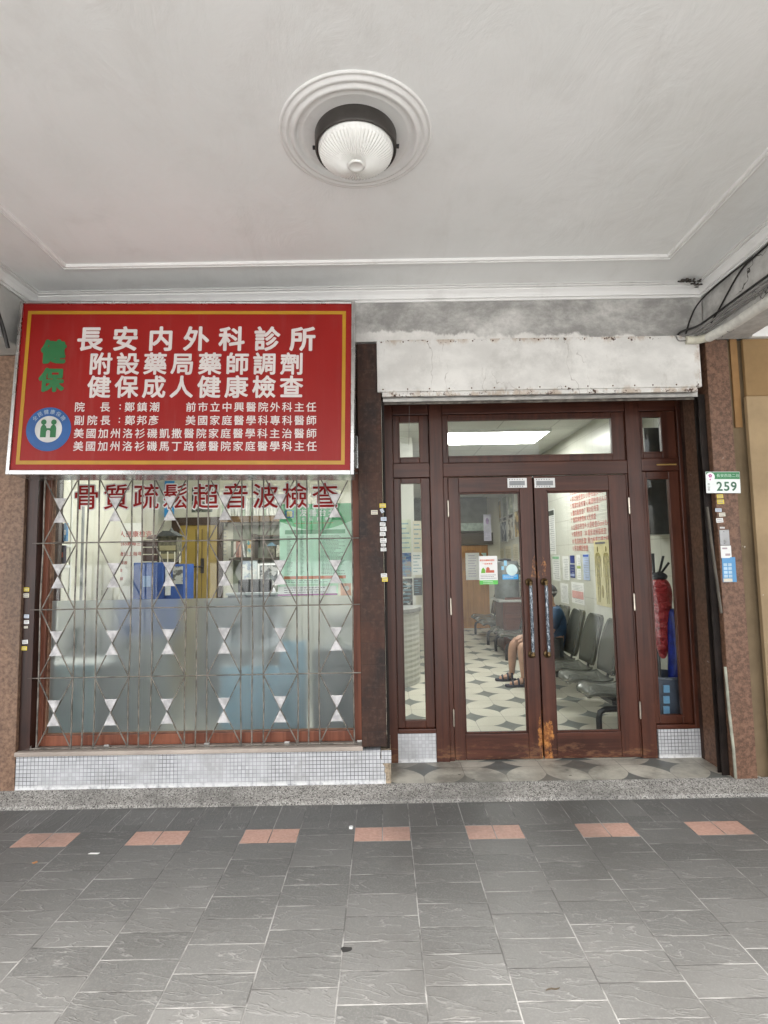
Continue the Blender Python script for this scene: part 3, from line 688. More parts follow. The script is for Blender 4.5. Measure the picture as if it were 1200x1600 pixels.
MB().box(1.94, 2.08, DY-.008, DY-.0045, 2.112, 2.122).build('tape_strip', plain('brass_tape', (.35, .22, .06), .5), ds)

# ------------------------------------------------------------------ the two door leaves
def door(x0, x1, gx0, gx1, side, label):
    d = thing('door', label, 'door', ((x0+x1)/2, DY, FL_Z))
    z0, z1, gz0, gz1 = FL_Z+.006, 2.052, .286, 1.942
    y0, y1 = DY+.002, DY+.044
    MB().box(x0, gx0, y0, y1, z0, z1).build('stile', M_dv, d, .004); MB().box(gx1, x1, y0, y1, z0, z1).build('stile', M_dv, d, .004)
    MB().box(gx0+.0005, gx1-.0005, y0+.001, y1-.001, z0, gz0-.0).build('bottom_rail', M_dh, d, .004); MB().box(gx0+.0005, gx1-.0005, y0+.001, y1-.001, gz1, z1).build('top_rail', M_dh, d, .004)
    MB().frame(gx0+.0006, gx1-.0006, gz0+.0006, gz1-.0006, .010, .010, .010, .010, y0+.012, y1-.012).build('glazing_bead', M_wv, d, .002)
    MB().box(gx0+.004, gx1-.004, y0+.020, y0+.024, gz0+.004, gz1-.004).build('pane', M_glass, d)
    # pull handle: two round mounts, a clear twisted rod
    hx = (x1-.052) if side == 'l' else (x0+.044)
    zt, zb = P(830, 910, .30).z, P(840, 1024, .30).z
    h = MB().tube([(hx, y0-.045, zb+.018)]+[(hx, y0-.045, zb+.018+(zt-zb-.036)*i/10) for i in range(1, 11)], .0115, 12).build('handle', mat_handle, d)
    for z in (zt, zb):
        MB().lathe([(.026, -.0015), (.026, -.006), (.020, -.010), (.012, -.012), (.010, -.034), (.014, -.038), (.0145, -.052), (.008, -.058), (.0005, -.059)], (hx, y0, z), 20, 'y').build('mount', plain('old_brass', (.13, .085, .04), .35, .9, .4), h)
        s_ = -1 if z == zt else 1
        MB().tube([(hx, y0-.045, z+s_*.002), (hx, y0-.045, z+s_*.022)], .0128, 12).build('collar', plain('old_brass', (.13, .085, .04)), h)
    # hinges on the outer side, latch plate at the top of the meeting side
    hxs = x0-.005 if side == 'l' else x1+.007
    for zc in ((1.83, 1.15, .40) if side == 'l' else (1.83, 1.16, .43)):
        m = MB().tube([(hxs, y0-.011, zc-.052), (hxs, y0-.011, zc+.052)], .0068, 10)
        for q in (-.058, .052): m.tube([(hxs, y0-.011, zc+q), (hxs, y0-.011, zc+q+.006)], .0045, 8)
        m.build('hinge', plain('worn_brass', (.55, .50, .42), .3, .9, .3), d)
    px0, px1 = ((P(793, 755, DY).x, P(823, 755, DY).x) if side == 'l' else (P(835, 755, DY).x, P(867, 755, DY).x))
    zc = P(px_mid[side], 754.5, DY).z
    lp = MB().box(px0, px1, y0-.004, y0-.0005, zc-.034, zc+.034).build('latch_plate', plain('printed_foil', (.62, .62, .61), .4, .3, .1), d)
    mk = MB(); rnd = random.Random(5 if side == 'l' else 6)
    mk.box(px0+.012, px1-.014, y0-.0055, y0-.0042, zc-.018, zc+.014)
    mk.build('dark_print', plain('grey_print', (.25, .26, .27), .5), lp)
    mk = MB()
    for i in range(6):
        for zz in (zc-.026, zc+.024): mk.box(px0+.012+i*.018, px0+.018+i*.018, y0-.0055, y0-.0042, zz-.003, zz+.004)
    mk.build('print_dots', M_ink, lp)
    return d
px_mid = {'l': 808, 'r': 851}
kk = NT('blue_twisted_rod'); tw = kk.noise(1, kk.scaled(150, 150, 34), 4, .65, 1.2)
mat_handle = kk.out(kk.mix(kk.step(tw, .50, .64), kk.mix(kk.noise(40), (.022, .034, .046), (.075, .10, .125)), (.50, .55, .60)), .14, .25)
d1 = door(.462, 1.058, .536, .966, 'l', 'glazed wooden door leaf holding the recycling notice and the blue sticker')
d2 = door(1.069, 1.722, 1.158, 1.598, 'r', 'glazed wooden door leaf with the orange wear along its edge')

# ------------------------------------------------------------------ red signboard
SW, SH = 2.048, 1.078
sg = thing('signboard', 'red clinic signboard with white characters, yellow border and bright metal frame', 'sign', (-1.182, -.275, 2.541))
Y0 = -.275
L0, R0, B0, T0 = -SW/2-1.182, SW/2-1.182, 2.541-SH/2, 2.541+SH/2
MB().box(L0+.004, R0-.004, Y0+.004, Y0+.20, B0+.004, T0-.004).build('box', plain('sign_box_metal', (.55, .55, .54), .25, .8, .1), sg)
MB().frame(L0, R0, B0, T0, .020, .022, .027, .016, Y0-.014, Y0+.0035).build('frame', M_chrome, sg, .003)
sgred = NT('sign_red'); _c = sgred.mix(sgred.step(sgred.noise(1.2, detail=4), .3, .7), (.225, .0055, .0042), (.265, .0075, .0055)); _c = sgred.mix(sgred.m_('MULTIPLY', sgred.step(sgred.noise(1.6, sgred.scaled(5, 1, .5), 6, .7), .52, .78), .10), _c, (.30, .20, .17))
SR = sgred.out(_c, .42, 0, None, .3)
MB().box(L0+.0205, R0-.0225, Y0-.004, Y0+.003, B0+.0275, T0-.0165).build('face', SR, sg)
MB().frame(L0+.052, R0-.056, B0+.062, T0-.062, .021, .021, .023, .021, Y0-.006, Y0-.0045).build('border', plain('sign_yellow', (.40, .205, .008), .4, 0, .08), sg)
def S(u, v): return Vector((L0+u*SW, Y0-.0060, T0-v*SH))
wl = MB()
def line(body, u0, u1, v, size, bold):
    n = len(body); a, b = S(u0, v), S(u1, v); pit = ((b.x-a.x)-size)/(n-1)
    wl.text(body, size, (a.x+size/2, a.y, a.z), bold=bold, pitch=pit)
line('長安内外科診所', .176, .884, .222, .160, .029)
line('附設藥局藥師調劑', .216, .850, .368, .144, .025)
line('健保成人健康檢查', .216, .850, .502, .144, .025)
def gline(body, p0, p1, py, left, width, v, size=.063, bold=.012):
    line(body, (p0-left)/width, (p1-left)/width, v, size, bold)
for body, a, b in (('院', 118, 133), ('長', 157, 173), ('鄭鎮潮', 195, 250), ('前市立中興醫院外科主任', 290, 493)):
    if len(body) > 1: gline(body, a, b, 636, 20, 532, .618)
    else: wl.text(body, .063, S(((a+b)/2-20)/532, .618), bold=.012)
for body, a, b in (('副院長', 116, 173), ('鄭邦彥', 195, 248), ('美國家庭醫學科專科醫師', 289, 493)): gline(body, a, b, 657, 17.6, 534, .694)
for v in (.618, .694):
    for dz in (-.011, .011): wl.disc(S(.3165, v)+Vector((0, 0, dz)), .0045, 10)
gline('美國加州洛衫磯凱撒醫院家庭醫學科主治醫師', 115, 493, 677, 15.4, 536, .768)
gline('美國加州洛衫磯馬丁路德醫院家庭醫學科主任', 113.5, 493, 696, 13, 538, .840)
wl.build('lettering', plain('sign_white', (.62, .57, .55), .5, 0, .06), sg)
gl_ = MB().text('健', .150, S(.110, .298), bold=.058).text('保', .150, S(.110, .462), bold=.050)
gl_.build('green_lettering', plain('sign_green', (.012, .125, .034), .5, 0, .1), sg)
bc = S(.1125, .745); BR = .134
bd = MB().disc(bc, BR, 48).build('badge', plain('badge_blue', (.008, .075, .25), .4, 0, .15), sg)
MB().disc(bc+Vector((0, -.001, 0)), BR*.60, 40).build('badge_centre', plain('badge_white', (.52, .52, .50), .5), bd)
H = MB(); g2 = Vector((0, -.002, 0))
for sx in (-1, 1):
    H.disc(bc+g2+Vector((sx*.030, 0, .043)), .0165, 20)
    pts = [(.012, .010), (.012, -.006), (.008, -.006), (.008, -.012), (.012, -.012), (.012, -.050), (.047, -.050), (.047, .006), (.042, .020), (.034, .027), (.024, .027), (.016, .020)]
    if sx > 0: pts = pts[::-1]
    H.add([bc+g2+Vector((sx*a, 0, b)) for a, b in pts], [tuple(range(len(pts)))])
H.add([bc+g2+Vector(q) for q in ((-.013, 0, -.006), (.013, 0, -.006), (.013, 0, .006), (-.013, 0, .006))], [(0, 1, 2, 3)])
H.build('badge_figures', plain('badge_green', (.012, .13, .04), .5), bd)
bt = MB()
for i, ch in enumerate('全民健康保險'):
    a = radians(142-i*20.6); c_ = bc+g2+Vector((cos(a)*BR*.795, 0, sin(a)*BR*.795)); t = a-pi/2
    bt.text(ch, .030, c_, u=(cos(t), 0, sin(t)), v=(-sin(t), 0, cos(t)), bold=.012)
bt.build('badge_lettering', plain('badge_pale', (.30, .37, .46), .5), bd)
sg.rotation_euler = (radians(-2.2), radians(1.0), 0)

# ------------------------------------------------------------------ number plate, stickers, switch, leaflets, conduits
hp = thing('house_number_plate', 'green and white house number plate reading 259 with a flower emblem', 'number plate', (2.17, -.025, 1.936))
hx0, hx1, hz0, hz1, hy = 2.062, 2.281, 1.868, 2.006, -.030
MB().box(hx0, hx1, hy, hy+.004, hz0, hz1).build('plate', plain('plate_enamel', (.78, .82, .80), .3, 0, .04), hp, .003)
MB().box(hx0+.003, hx1-.003, hy-.0012, hy-.0002, 1.958, hz1-.003).build('green_band', plain('plate_green', (.02, .20, .065), .35, 0, .08), hp)
MB().text('259', .080, (2.146, hy-.0015, 1.913), bold=.024, pitch=.0455).build('digits', plain('plate_digits', (.035, .13, .07), .4), hp)
MB().text('長安西路二段'[:6], .0235, (2.141, hy-.0022, 1.981), bold=.008, pitch=.0245).build('street_lettering', plain('plate_pale', (.42, .62, .48), .5), hp)
MB().text('中', .016, (2.078, hy-.0015, 1.925)).text('山', .016, (2.078, hy-.0015, 1.908)).text('區', .016, (2.078, hy-.0015, 1.891)).build('district_lettering', M_ink, hp)
em = MB().disc((2.0895, hy-.0026, 1.972), .0285, 32).build('emblem', plain('emblem_white', (.82, .82, .84), .4), hp)
fl = MB()
for (cx, cz, r) in ((2.089, 1.979, .0075), (2.088, 1.955, .0035)):
    for i in range(5):
        a = pi/2+2*pi*i/5; fl.disc((cx+cos(a)*r, hy-.0034, cz+sin(a)*r), r*.72, 14)
fl.build('flower', plain('flower_pink', (.50, .13, .34), .5), em)
hp.rotation_euler = (0, radians(1.0), 0)

def sticker(p, w_, h_, mat, label, rot=0, print_=True):
    o = thing('sticker', label, 'sticker', p, 'small ad stickers on the stone')
    a = MB(); x, y, z = p; c_, s_ = cos(rot), sin(rot)
    def q(u, v, d): return (x+u*c_-v*s_, y-d, z+u*s_+v*c_)
    a.prism([q(-w_/2, -h_/2, 0), q(w_/2, -h_/2, 0), q(w_/2*.97, h_/2, 0), q(-w_/2, h_/2, 0)], (0, -.0006, 0)).build('paper', mat, o)
    if print_:
        b = MB(); r_ = random.Random(int(z*1000))
        for i in range(2):
            vv = (i-.5)*h_*.4
            u0 = -w_*.38
            while u0 < w_*.3:
                l = r_.uniform(.06, .16)*w_; b.add([q(u0, vv-h_*.11, .0012), q(u0+l, vv-h_*.11, .0012), q(u0+l, vv+h_*.11, .0012), q(u0, vv+h_*.11, .0012)], [(0, 1, 2, 3)]); u0 += l+.03*w_
        b.build('print', plain('sticker_ink', (.30, .29, .30), .6), o)
    return o
M_pb = plain('pale_blue_paper', (.55, .62, .72), .6, 0, .05)
ys = -.0115
def mid(px, py, Y=ys): return tuple(P(px, py, Y))
for a in ((598, 790, .040, .026, M_yel, 'yellow sticker topmost on the dark pillar', 0), (585, 800.5, .042, .028, M_paper2, 'cream sticker left of the column of stickers on the dark pillar', 0),
          (597, 798, .020, .026, M_pb, 'small crooked torn sticker under the topmost yellow one', .5), (599.5, 811, .036, .024, M_pb, 'pale blue edged sticker first in the row of seven on the dark pillar', 0),
          (598, 819, .036, .022, M_white, 'slightly tilted white sticker below the pale blue edged one', -.06), (599, 826.5, .040, .028, M_white, 'larger white sticker in the middle of the row on the dark pillar', .05),
          (598, 834.5, .036, .024, M_white, 'white sticker just above the one with thick dark print', 0), (599, 844.5, .040, .028, M_white, 'white sticker with the thickest dark print on the dark pillar', 0),
          (599, 851.5, .030, .018, M_white, 'narrow blank sticker second from the bottom of the long row', 0), (599.3, 858.5, .036, .022, M_white, 'round shouldered white sticker ending the long row', 0),
          (600, 899, .038, .024, M_white, 'white sticker directly above the lowest yellow sticker on the dark pillar', .03), (601.5, 905.5, .036, .026, M_yel, 'bright yellow sticker lowest on the dark pillar', 0)):
    sticker(mid(a[0], a[1]), a[2], a[3], a[4], a[5], a[6])
for a in ((41.5, 921, .034, .024, M_yel, 'yellow sticker topmost beside the barred window'), (41, 930.5, .036, .026, M_paper2, 'cream sticker under the topmost yellow one beside the barred window'),
          (41.5, 963, .032, .022, M_pb, 'blue topped sticker midway up the strip beside the barred window'), (41.5, 972, .032, .022, M_white, 'tilted white sticker below the blue topped one beside the window'),
          (40.5, 980, .024, .014, M_paper2, 'smallest ochre sticker on the strip beside the barred window'), (39.2, 1003, .036, .024, M_white, 'white sticker above the lowest yellow one beside the barred window'),
          (38, 1013, .034, .024, M_yel, 'yellow sticker lowest beside the barred window')):
    sticker(tuple(P(a[0], a[1], .017)), a[2], a[3], a[4], a[5], random.uniform(-.05, .05))
for a in ((1125, 775.5, .040, .024, M_yel, 'bright yellow sticker right under the number plate'), (1126, 784, .044, .028, M_yel, 'paler yellow sticker second below the number plate'),
          (1122.5, 797, .040, .022, M_pb, 'blue edged sticker below the two yellow ones on the red pillar'), (1128.5, 804, .040, .024, M_paper2, 'cream sticker set further right on the red pillar'),
          (1124.5, 813, .044, .028, M_white, 'torn white sticker on the red pillar'), (1128.5, 824.5, .030, .010, M_white, 'scrap of white paper right above the grey switch plate')):
    sticker(tuple(P(a[0], a[1], -.0135)), a[2], a[3], a[4], a[5], random.uniform(-.06, .06))
sw = thing('switch_plate', 'grey metal key switch plate on the red pillar', 'switch', tuple(P(1131.5, 840, -.013)))
c_ = P(1131.5, 840, -.013)
MB().box(c_.x-.031, c_.x+.031, -.020, -.0125, c_.z-.050, c_.z+.050).build('plate', plain('switch_steel', (.30, .30, .30), .45, .6, .2), sw, .003)
MB().lathe([(.008, 0), (.008, -.004), (.0005, -.005)], (c_.x+.002, -.0203, c_.z-.022), 16, 'y').build('keyhole', M_chrome, sw)
for dz in (.038, -.038): MB().lathe([(.003, 0), (.0005, -.0015)], (c_.x-.004, -.0203, c_.z+dz), 10, 'y').build('screw', M_black, sw)
c_ = P(1134, 862, -.0135)
lf = thing('leaflet', 'white card tucked under the grey switch plate', 'leaflet', tuple(c_))
MB().box(c_.x-.032, c_.x+.034, -.0150, -.0135, c_.z-.040, c_.z+.038).build('card', M_white, lf)
MB().box(c_.x-.022, c_.x+.010, -.0158, -.0152, c_.z+.016, c_.z+.026).build('title_print', plain('pinkish_print', (.42, .34, .36), .6), lf)
MB().box(c_.x-.005, c_.x+.026, -.0158, -.0152, c_.z-.026, c_.z-.012).build('foot_print', plain('pinkish_print', (.42, .34, .36), .6), lf)
c_ = P(1137.5, 890, -.0135)
lf = thing('leaflet', 'light blue printed leaflet curling on the red pillar', 'leaflet', tuple(c_))
cv = MB(); nseg = 8; vs = []
for i in range(nseg+1):
    t = i/nseg; yy = -.014-.012*max(0, t-.55)**2*5
    vs += [(c_.x-.038+.076*t+.004, yy, c_.z+.078), (c_.x-.038+.076*t*1.06, yy, c_.z-.078)]
cv.add(vs, [(2*i, 2*i+2, 2*i+3, 2*i+1) for i in range(nseg)]).build('sheet', plain('blue_leaflet', (.10, .30, .55), .55, 0, .1), lf)
b = MB()
for i in range(2):
    for j in range(4): b.box(c_.x-.028+i*.029, c_.x-.005+i*.029, -.0165, -.0158, c_.z+.022-j*.024, c_.z+.040-j*.024)
b.build('pale_boxes', plain('pale_blue_print', (.42, .58, .70), .6), lf)
MB().box(c_.x-.034, c_.x+.022, -.0165, -.0158, c_.z-.076, c_.z-.056).build('cream_foot', M_paper2, lf)
def pth(pts, Y): return [tuple(P(a, b, Y)) for a, b in pts]
tag(MB().tube(pth([(1105, 792), (1112, 850), (1121, 915), (1127, 958)], -.02), .0085, 10).build('conduit', plain('grey_conduit', (.085, .072, .055), .6, 0, .3)), 'grey conduit leaning along the upper edge of the red pillar', 'pipe')
tag(MB().tube(pth([(1133, 1042), (1139, 1110), (1146, 1170), (1149.5, 1216)], -.028), .0085, 10).build('conduit', plain('chalky_conduit', (.34, .34, .27), .6, 0, .4)), 'thin chalky conduit running to the ground on the red pillar', 'pipe')
tag(MB().tube(pth([(639.5, 634), (639.2, 664), (638.8, 695)], .32), .0016, 6).build('pull_cord', M_gcable), 'thin cord hanging before the small upper window', 'cord')

# pipe and cables on the right beam
XP = 2.10
wp = thing('wrapped_pipe', 'white wrapped pipe running under the beam edge', 'pipe', (2.1, -.4, 2.88))
MB().tube([(2.135, -2.7, 2.862), (2.137, -1.5, 2.862), (2.140, -.75, 2.864), (2.13, -.3, 2.862), (2.10, -.10, 2.862)], .030, 16).build('wrapping', plain('white_pipe_wrap', (.70, .69, .64), .6, 0, .15, 20, .5, 40), wp)
MB().tube([(2.10, -.10, 2.862), (2.06, -.045, 2.868), (1.99, -.035, 2.872)], .026, 14).build('elbow', plain('cream_pipe_wrap', (.58, .56, .46), .7, 0, .2, 20, .5, 40), wp)
for yy in (-.14, -.26, -1.05): MB().lathe([(.0325, -.004), (.033, 0), (.0325, .004)], (2.13, yy, 2.862), 16, 'y').build('tie', M_gcable, wp)
for i, (dx, dz, r, mt, lb) in enumerate(((-.004, .074, .0065, M_gcable, 'grey cable next to the wrapped pipe'), (-.008, .096, .005, M_gcable, 'thinner grey cable above the wrapped pipe'),
                                       (-.004, .125, .007, M_cable, 'black cable above the grey cables on the beam side'), (-.002, .056, .004, M_gcable, 'faint grey wire squeezed against the wrapped pipe'))):
    x = 2.118+dx; z = 2.862+dz
    tag(MB().tube(smooth([(x, -2.7, z+.01), (x, -1.3, z), (x-.002, -.5, z+.002), (x-.012, -.16, z-.004), (x-.055, -.06, z-.030), (x-.10-.02*i, -.028, z-.06+.004*i), (x-.13-.02*i, -.027, 2.915)]), r, 8).build('cable', mt), lb, 'cable')
tag(MB().tube(smooth([(2.122, -2.7, 3.168), (2.122, -1.4, 3.160), (2.121, -.9, 3.165), (2.120, -.55, 3.155), (2.119, -.40, 3.13), (2.112, -.20, 3.00), (2.108, -.12, 2.95)]), .0055, 8).build('cable', M_cable), 'black cable following the cornice edge and dropping to the pipe', 'cable')
tag(MB().tube(smooth([(2.119, -.52, 3.158), (2.117, -.3, 3.165), (2.112, -.10, 3.155), (2.085, -.014, 3.11), (2.04, -.010, 3.02), (2.005, -.012, 2.925)]), .005, 8).build('cable', M_cable), 'dark cable crossing the plaster corner to the shutter box', 'cable')
tag(MB().tube(smooth([(-2.268, -2.7, 3.16), (-2.268, -1.1, 3.15), (-2.268, -.55, 3.13), (-2.268, -.42, 3.09), (-2.270, -.34, 2.98), (-2.265, -.30, 2.90), (-2.255, -.27, 2.80)]), .011, 10).build('cable', M_cable), 'black cable bending down behind the left edge of the red sign', 'cable')
# broken plaster in the corner of the cornice, dark lumps painting its hole's shade
bk = MB(); rr = random.Random(3)
for i in range(46):
    t_ = rr.random(); x = 1.955+.115*t_+rr.uniform(-.012, .012); y = -.075-.02*sin(t_*3)+rr.uniform(-.022, .022)
    bk.ball((x, y, CZ-.006-.05*t_*rr.random()), rr.uniform(.005, .017), rr.uniform(.003, .010), rr.uniform(.0025, .006), 7, 4)
tag(bk.build('broken_plaster', plain('dark_hole_plaster', (.075, .065, .055), .9, 0, .9, 55, .6, 60)), 'broken plaster with dark lumps for its shaded hole at the corner of the cornice above the pipe', 'damage')

# ================================================================== INSIDE
RW, FW, LZ = 2.27, 7.2, 2.92
M_tile = NT('white_glazed_wall'); _k = M_tile
_z, _zf = _k.grid(_k.z, .30, .11); _y, _yf = _k.grid(_k.y, .45, .1)
_dd = _k.m_('MINIMUM', _k.edge(_zf, .3), _k.edge(_yf, .45))
M_tilem = _k.out(_k.mix(_k.step(_dd, .003, .001), _k.mix(_k.step(_k.noise(1.6, detail=5), .35, .7), (.50, .50, .44), (.58, .58, .52)), (.32, .31, .27)), .3, 0, None, .5)
tag(MB().box(RW, RW+.12, .402, FW+.2, FL_Z, LZ).build('inner_wall', M_tilem), 'pale tiled waiting room wall behind the grey chairs', 'wall')
tag(MB().box(-2.7, RW+.12, FW, FW+.12, FL_Z, LZ).build('inner_wall', M_cream), 'cream wall at the far end with the arched wooden door', 'wall')
tag(MB().box(-2.7, -2.58, .32, FW, FL_Z, LZ).build('inner_wall', M_cream), 'cream wall on the left behind the books', 'wall')
tag(MB().box(-2.58, .02, 2.95, 3.05, FL_Z, LZ).build('inner_wall', M_cream), 'cream wall behind the reception seen through the barred window', 'wall')
ck = NT('ceiling_board'); _x, _xf = ck.grid(ck.x, .6, .1); _y, _yf = ck.grid(ck.y, .6, .25)
_dd = ck.m_('MINIMUM', ck.edge(_xf, .6), ck.edge(_yf, .6))
struct(MB().box(-2.7, RW+.12, .32, 4.6, LZ, LZ+.1).box(-2.7, RW+.12, 4.6, FW+.2, 2.62, LZ+.1).build('inner_ceiling', ck.out(ck.mix(ck.step(_dd, .006, .004), (.56, .57, .54), (.30, .31, .30)), .7)))
tag(MB().box(-2.7, -.2, .305, .33, 2.31, LZ).box(-.01, RW+.12, .42, .44, 2.61, LZ).build('inner_lintel', M_cream), 'inside of the wall above the window and doors', 'wall')
def ceil_lamp(x0, x1, y0, y1, z, label, lm=None):
    t = thing('fluorescent_lamp', label, 'lamp', ((x0+x1)/2, (y0+y1)/2, z))
    MB().box(x0, x1, y0, y1, z-.03, z-.012).build('diffuser', lm or M_lamp, t)
    MB().box(x0-.02, x1+.02, y0-.02, y0-.001, z-.035, z-.001).box(x0-.02, x1+.02, y1+.001, y1+.02, z-.035, z-.001).box(x0-.02, x0-.001, y0, y1, z-.035, z-.001).box(x1+.001, x1+.02, y0, y1, z-.035, z-.001).build('frame', M_white, t)
ceil_lamp(.62, 1.90, 2.62, 3.28, LZ, 'bright fluorescent ceiling panel seen through the transom')
ceil_lamp(.9, 1.5, 5.5, 6.2, 2.62, 'fluorescent panel on the lower ceiling at the far end', M_lamp2)
ceil_lamp(-1.35, -.35, 1.55, 1.85, 2.40, 'fluorescent lamp hung over the reception behind the red characters')
ceil_lamp(-2.2, -1.2, .9, 1.2, LZ, 'fluorescent ceiling lamp over the left part of the reception')
def poster(p0, p1, label, mat, cat='poster', axis='y', group=None, name='poster', extra=None):
    """a flat sheet on a wall; p0, p1 opposite corners in the wall plane"""
    x0, x1 = sorted((p0[0], p1[0])); y0, y1 = sorted((p0[1], p1[1])); z0, z1 = sorted((p0[2], p1[2]))
    t = thing(name, label, cat, ((x0+x1)/2, (y0+y1)/2, (z0+z1)/2), group)
    if axis == 'y': MB().box(x0, x1, y0-.004, y0, z0, z1).build('sheet', mat, t)
    else: MB().box(x0-.004, x0, y0, y1, z0, z1).build('sheet', mat, t)
    if extra: extra(t, x0, x1, y0, y1, z0, z1)
    return t
def lines(t, mat, a0, a1, z0, z1, n, fixed, axis='y', fill=.75, seed=1, name='print', h=.30):
    """rows of small print as short dashes"""
    b = MB(); r_ = random.Random(seed); pit = (z1-z0)/n
    for i in range(n):
        zc = z1-(i+.5)*pit; a = a0; end = a0+(a1-a0)*r_.uniform(fill-.2, 1)
        while a < end:
            l = r_.uniform(.03, .10)*(a1-a0); hh = pit*h/2
            if axis == 'y': b.quad((a, fixed, zc-hh), (min(a+l, a1), fixed, zc-hh), (min(a+l, a1), fixed, zc+hh), (a, fixed, zc+hh))
            else: b.quad((fixed, a, zc-hh), (fixed, min(a+l, a1), zc-hh), (fixed, min(a+l, a1), zc+hh), (fixed, a, zc+hh))
            a += l+.018*(a1-a0)
    return b.build(name, mat, t)

# ---- posters and notices on the right wall (X = RW), depth and height read off the photograph
xw = RW-.001
def pw(px, py): return tuple(PX(px, py, xw))
def wall_poster(pxs, label, mat, extra=None, group='notices on the waiting room wall', cat='poster', name='poster'):
    a, b = pw(*pxs[0]), pw(*pxs[1])
    return poster(a, b, label, mat, cat, 'x', group, name, extra)
M_redtxt = plain('red_wall_lettering', (.46, .09, .075), .5)
rl = thing('wall_lettering', 'rows of red characters listing examinations on the pale wall', 'lettering', (xw, 2.4, 1.85))
rows_t = [('3 心臟功能檢查', '14 甲狀腺檢查'), ('4 肝功能檢查', '15 小便檢查(U-Ex)'), ('5 腎臟功能檢查', '16 心電圖檢查(E.K.G.)'), ('6 膽功能檢查', '17 胃功能檢查'), ('7 糖尿病檢查', '18 X光檢查'),
          ('8 血脂肪檢查', '19 大便檢查(Stool Ex)'), ('9 痛風檢查', '20 超音波掃描檢查'), ('10 風濕病檢查', '21 聽力檢查22視力檢查'), ('11 肝炎標記檢查', '')]
rt = MB()
y_l, y_m = pw(892, 800)[1], pw(912, 800)[1]
for i, (a, b) in enumerate(rows_t):
    z = pw(892, 770+i*10.9)[2]; zz = z
    rt.string(a, .072, (xw-.002, y_l, zz), u=(0, -1, 0))
    if b: rt.string(b, .072, (xw-.002, y_m, zz), u=(0, -1, 0))
rt.build('characters', M_redtxt, rl)
def anat(t, x0, x1, y0, y1, z0, z1):
    W, Hh = y1-y0, z1-z0; X = x0-.006
    for k, yc in enumerate((y1-.25*W, y0+.20*W)):
        b = MB(); zt = z1-.09*Hh
        b.ball((X, yc, zt-.045*Hh), .002, .045*W, .045*Hh, 12, 8)
        for pts in ([(-.10, -.10), (.10, -.10), (.16, -.13), (.15, -.24), (.10, -.38), (.12, -.46), (-.12, -.46), (-.10, -.38), (-.15, -.24), (-.16, -.13)],
                    [(.01, -.455), (.12, -.455), (.10, -.65), (.07, -.86), (.03, -.86), (.02, -.65)], [(-.01, -.455), (-.02, -.65), (-.03, -.86), (-.07, -.86), (-.10, -.65), (-.12, -.455)],
                    [(.155, -.13), (.20, -.17), (.215, -.34), (.20, -.47), (.17, -.47), (.175, -.34), (.15, -.22)], [(-.155, -.13), (-.15, -.22), (-.175, -.34), (-.17, -.47), (-.20, -.47), (-.215, -.34), (-.20, -.17)]):
            b.add([(X-.001, yc+u*W, zt+v*Hh) for u, v in pts], [tuple(range(len(pts)))])
        b.build('figure', plain('muscle_ochre', (.26, .22, .07), .6, 0, .35, 30), t)
    MB().ball((X, (y0+y1)/2+.02*W, z0+.22*Hh), .002, .075*W, .10*Hh, 12, 8).build('organ', plain('muscle_ochre', (.26, .22, .07), .6), t)
    MB().box(X-.001, X, y0+.22*W, y1-.12*W, z1-.055*Hh, z1-.025*Hh).build('title_bar', M_ink, t)
wall_poster(((928, 845), (957, 950)), 'tall yellowish anatomical chart with two standing figures', plain('chart_paper', (.56, .50, .28), .45, 0, .12), anat, cat='chart')
M_soft = plain('soft_print', (.34, .35, .37), .6)
def ptxt(mat, n=9, seed=1):
    n = int(n*1.5); mat = M_soft if mat is M_ink else mat
    def e(t, x0, x1, y0, y1, z0, z1): lines(t, mat, y0+.1*(y1-y0), y1-.1*(y1-y0), z0+.06*(z1-z0), z1-.1*(z1-z0), n, x0-.0052, 'x', .8, seed)
    return e
def band(col, f0, f1, n=8, seed=2):
    def e(t, x0, x1, y0, y1, z0, z1):
        MB().box(x0-.0055, x0-.0045, y0+.05*(y1-y0), y1-.05*(y1-y0), z0+f0*(z1-z0), z0+f1*(z1-z0)).build('colour_band', plain('band_%d' % seed, col, .5), t); ptxt(M_ink, n, seed)(t, x0, x1, y0, y1, z0, z1)
    return e
nt = [((857, 797), (869, 866), 'long white notice with a black and white photo at its top', M_white, band((.05, .06, .05), .86, .97, 12, 3)), ((863, 868), (876, 908), 'white notice with green corners beside the cap', M_white, band((.25, .50, .30), .86, .96, 7, 4)),
      ((879, 869), (890, 907), 'white notice of grey print right of the green cornered one', M_white, ptxt(M_ink, 8, 5)), ((891, 868), (898, 880), 'small dark blue round topped card', plain('navy_card', (.03, .05, .22), .5), None),
      ((891, 882), (899, 903), 'navy booklet cover among the white notices', plain('navy_card', (.03, .05, .22), .5), band((.35, .4, .6), .1, .3, 3, 6)), ((901, 867), (909, 906), 'white and green leaflet right of the navy booklet', M_white, band((.36, .46, .12), .45, .55, 8, 7)),
      ((911, 866), (922, 907), 'pale blue leaflet with a blue header', plain('pale_blue_sheet', (.42, .50, .68), .5), band((.06, .12, .45), .90, .98, 6, 8)), ((876, 911), (889, 944), 'white diagram sheet with a small grey figure', M_white, ptxt(M_ink, 9, 9)),
      ((893, 909), (914, 946), 'white sheet with a pink body diagram', M_white, band((.60, .34, .32), .25, .6, 8, 10))]
for a, b, lb, mt, ex in nt: wall_poster((a, b), lb, mt, ex)
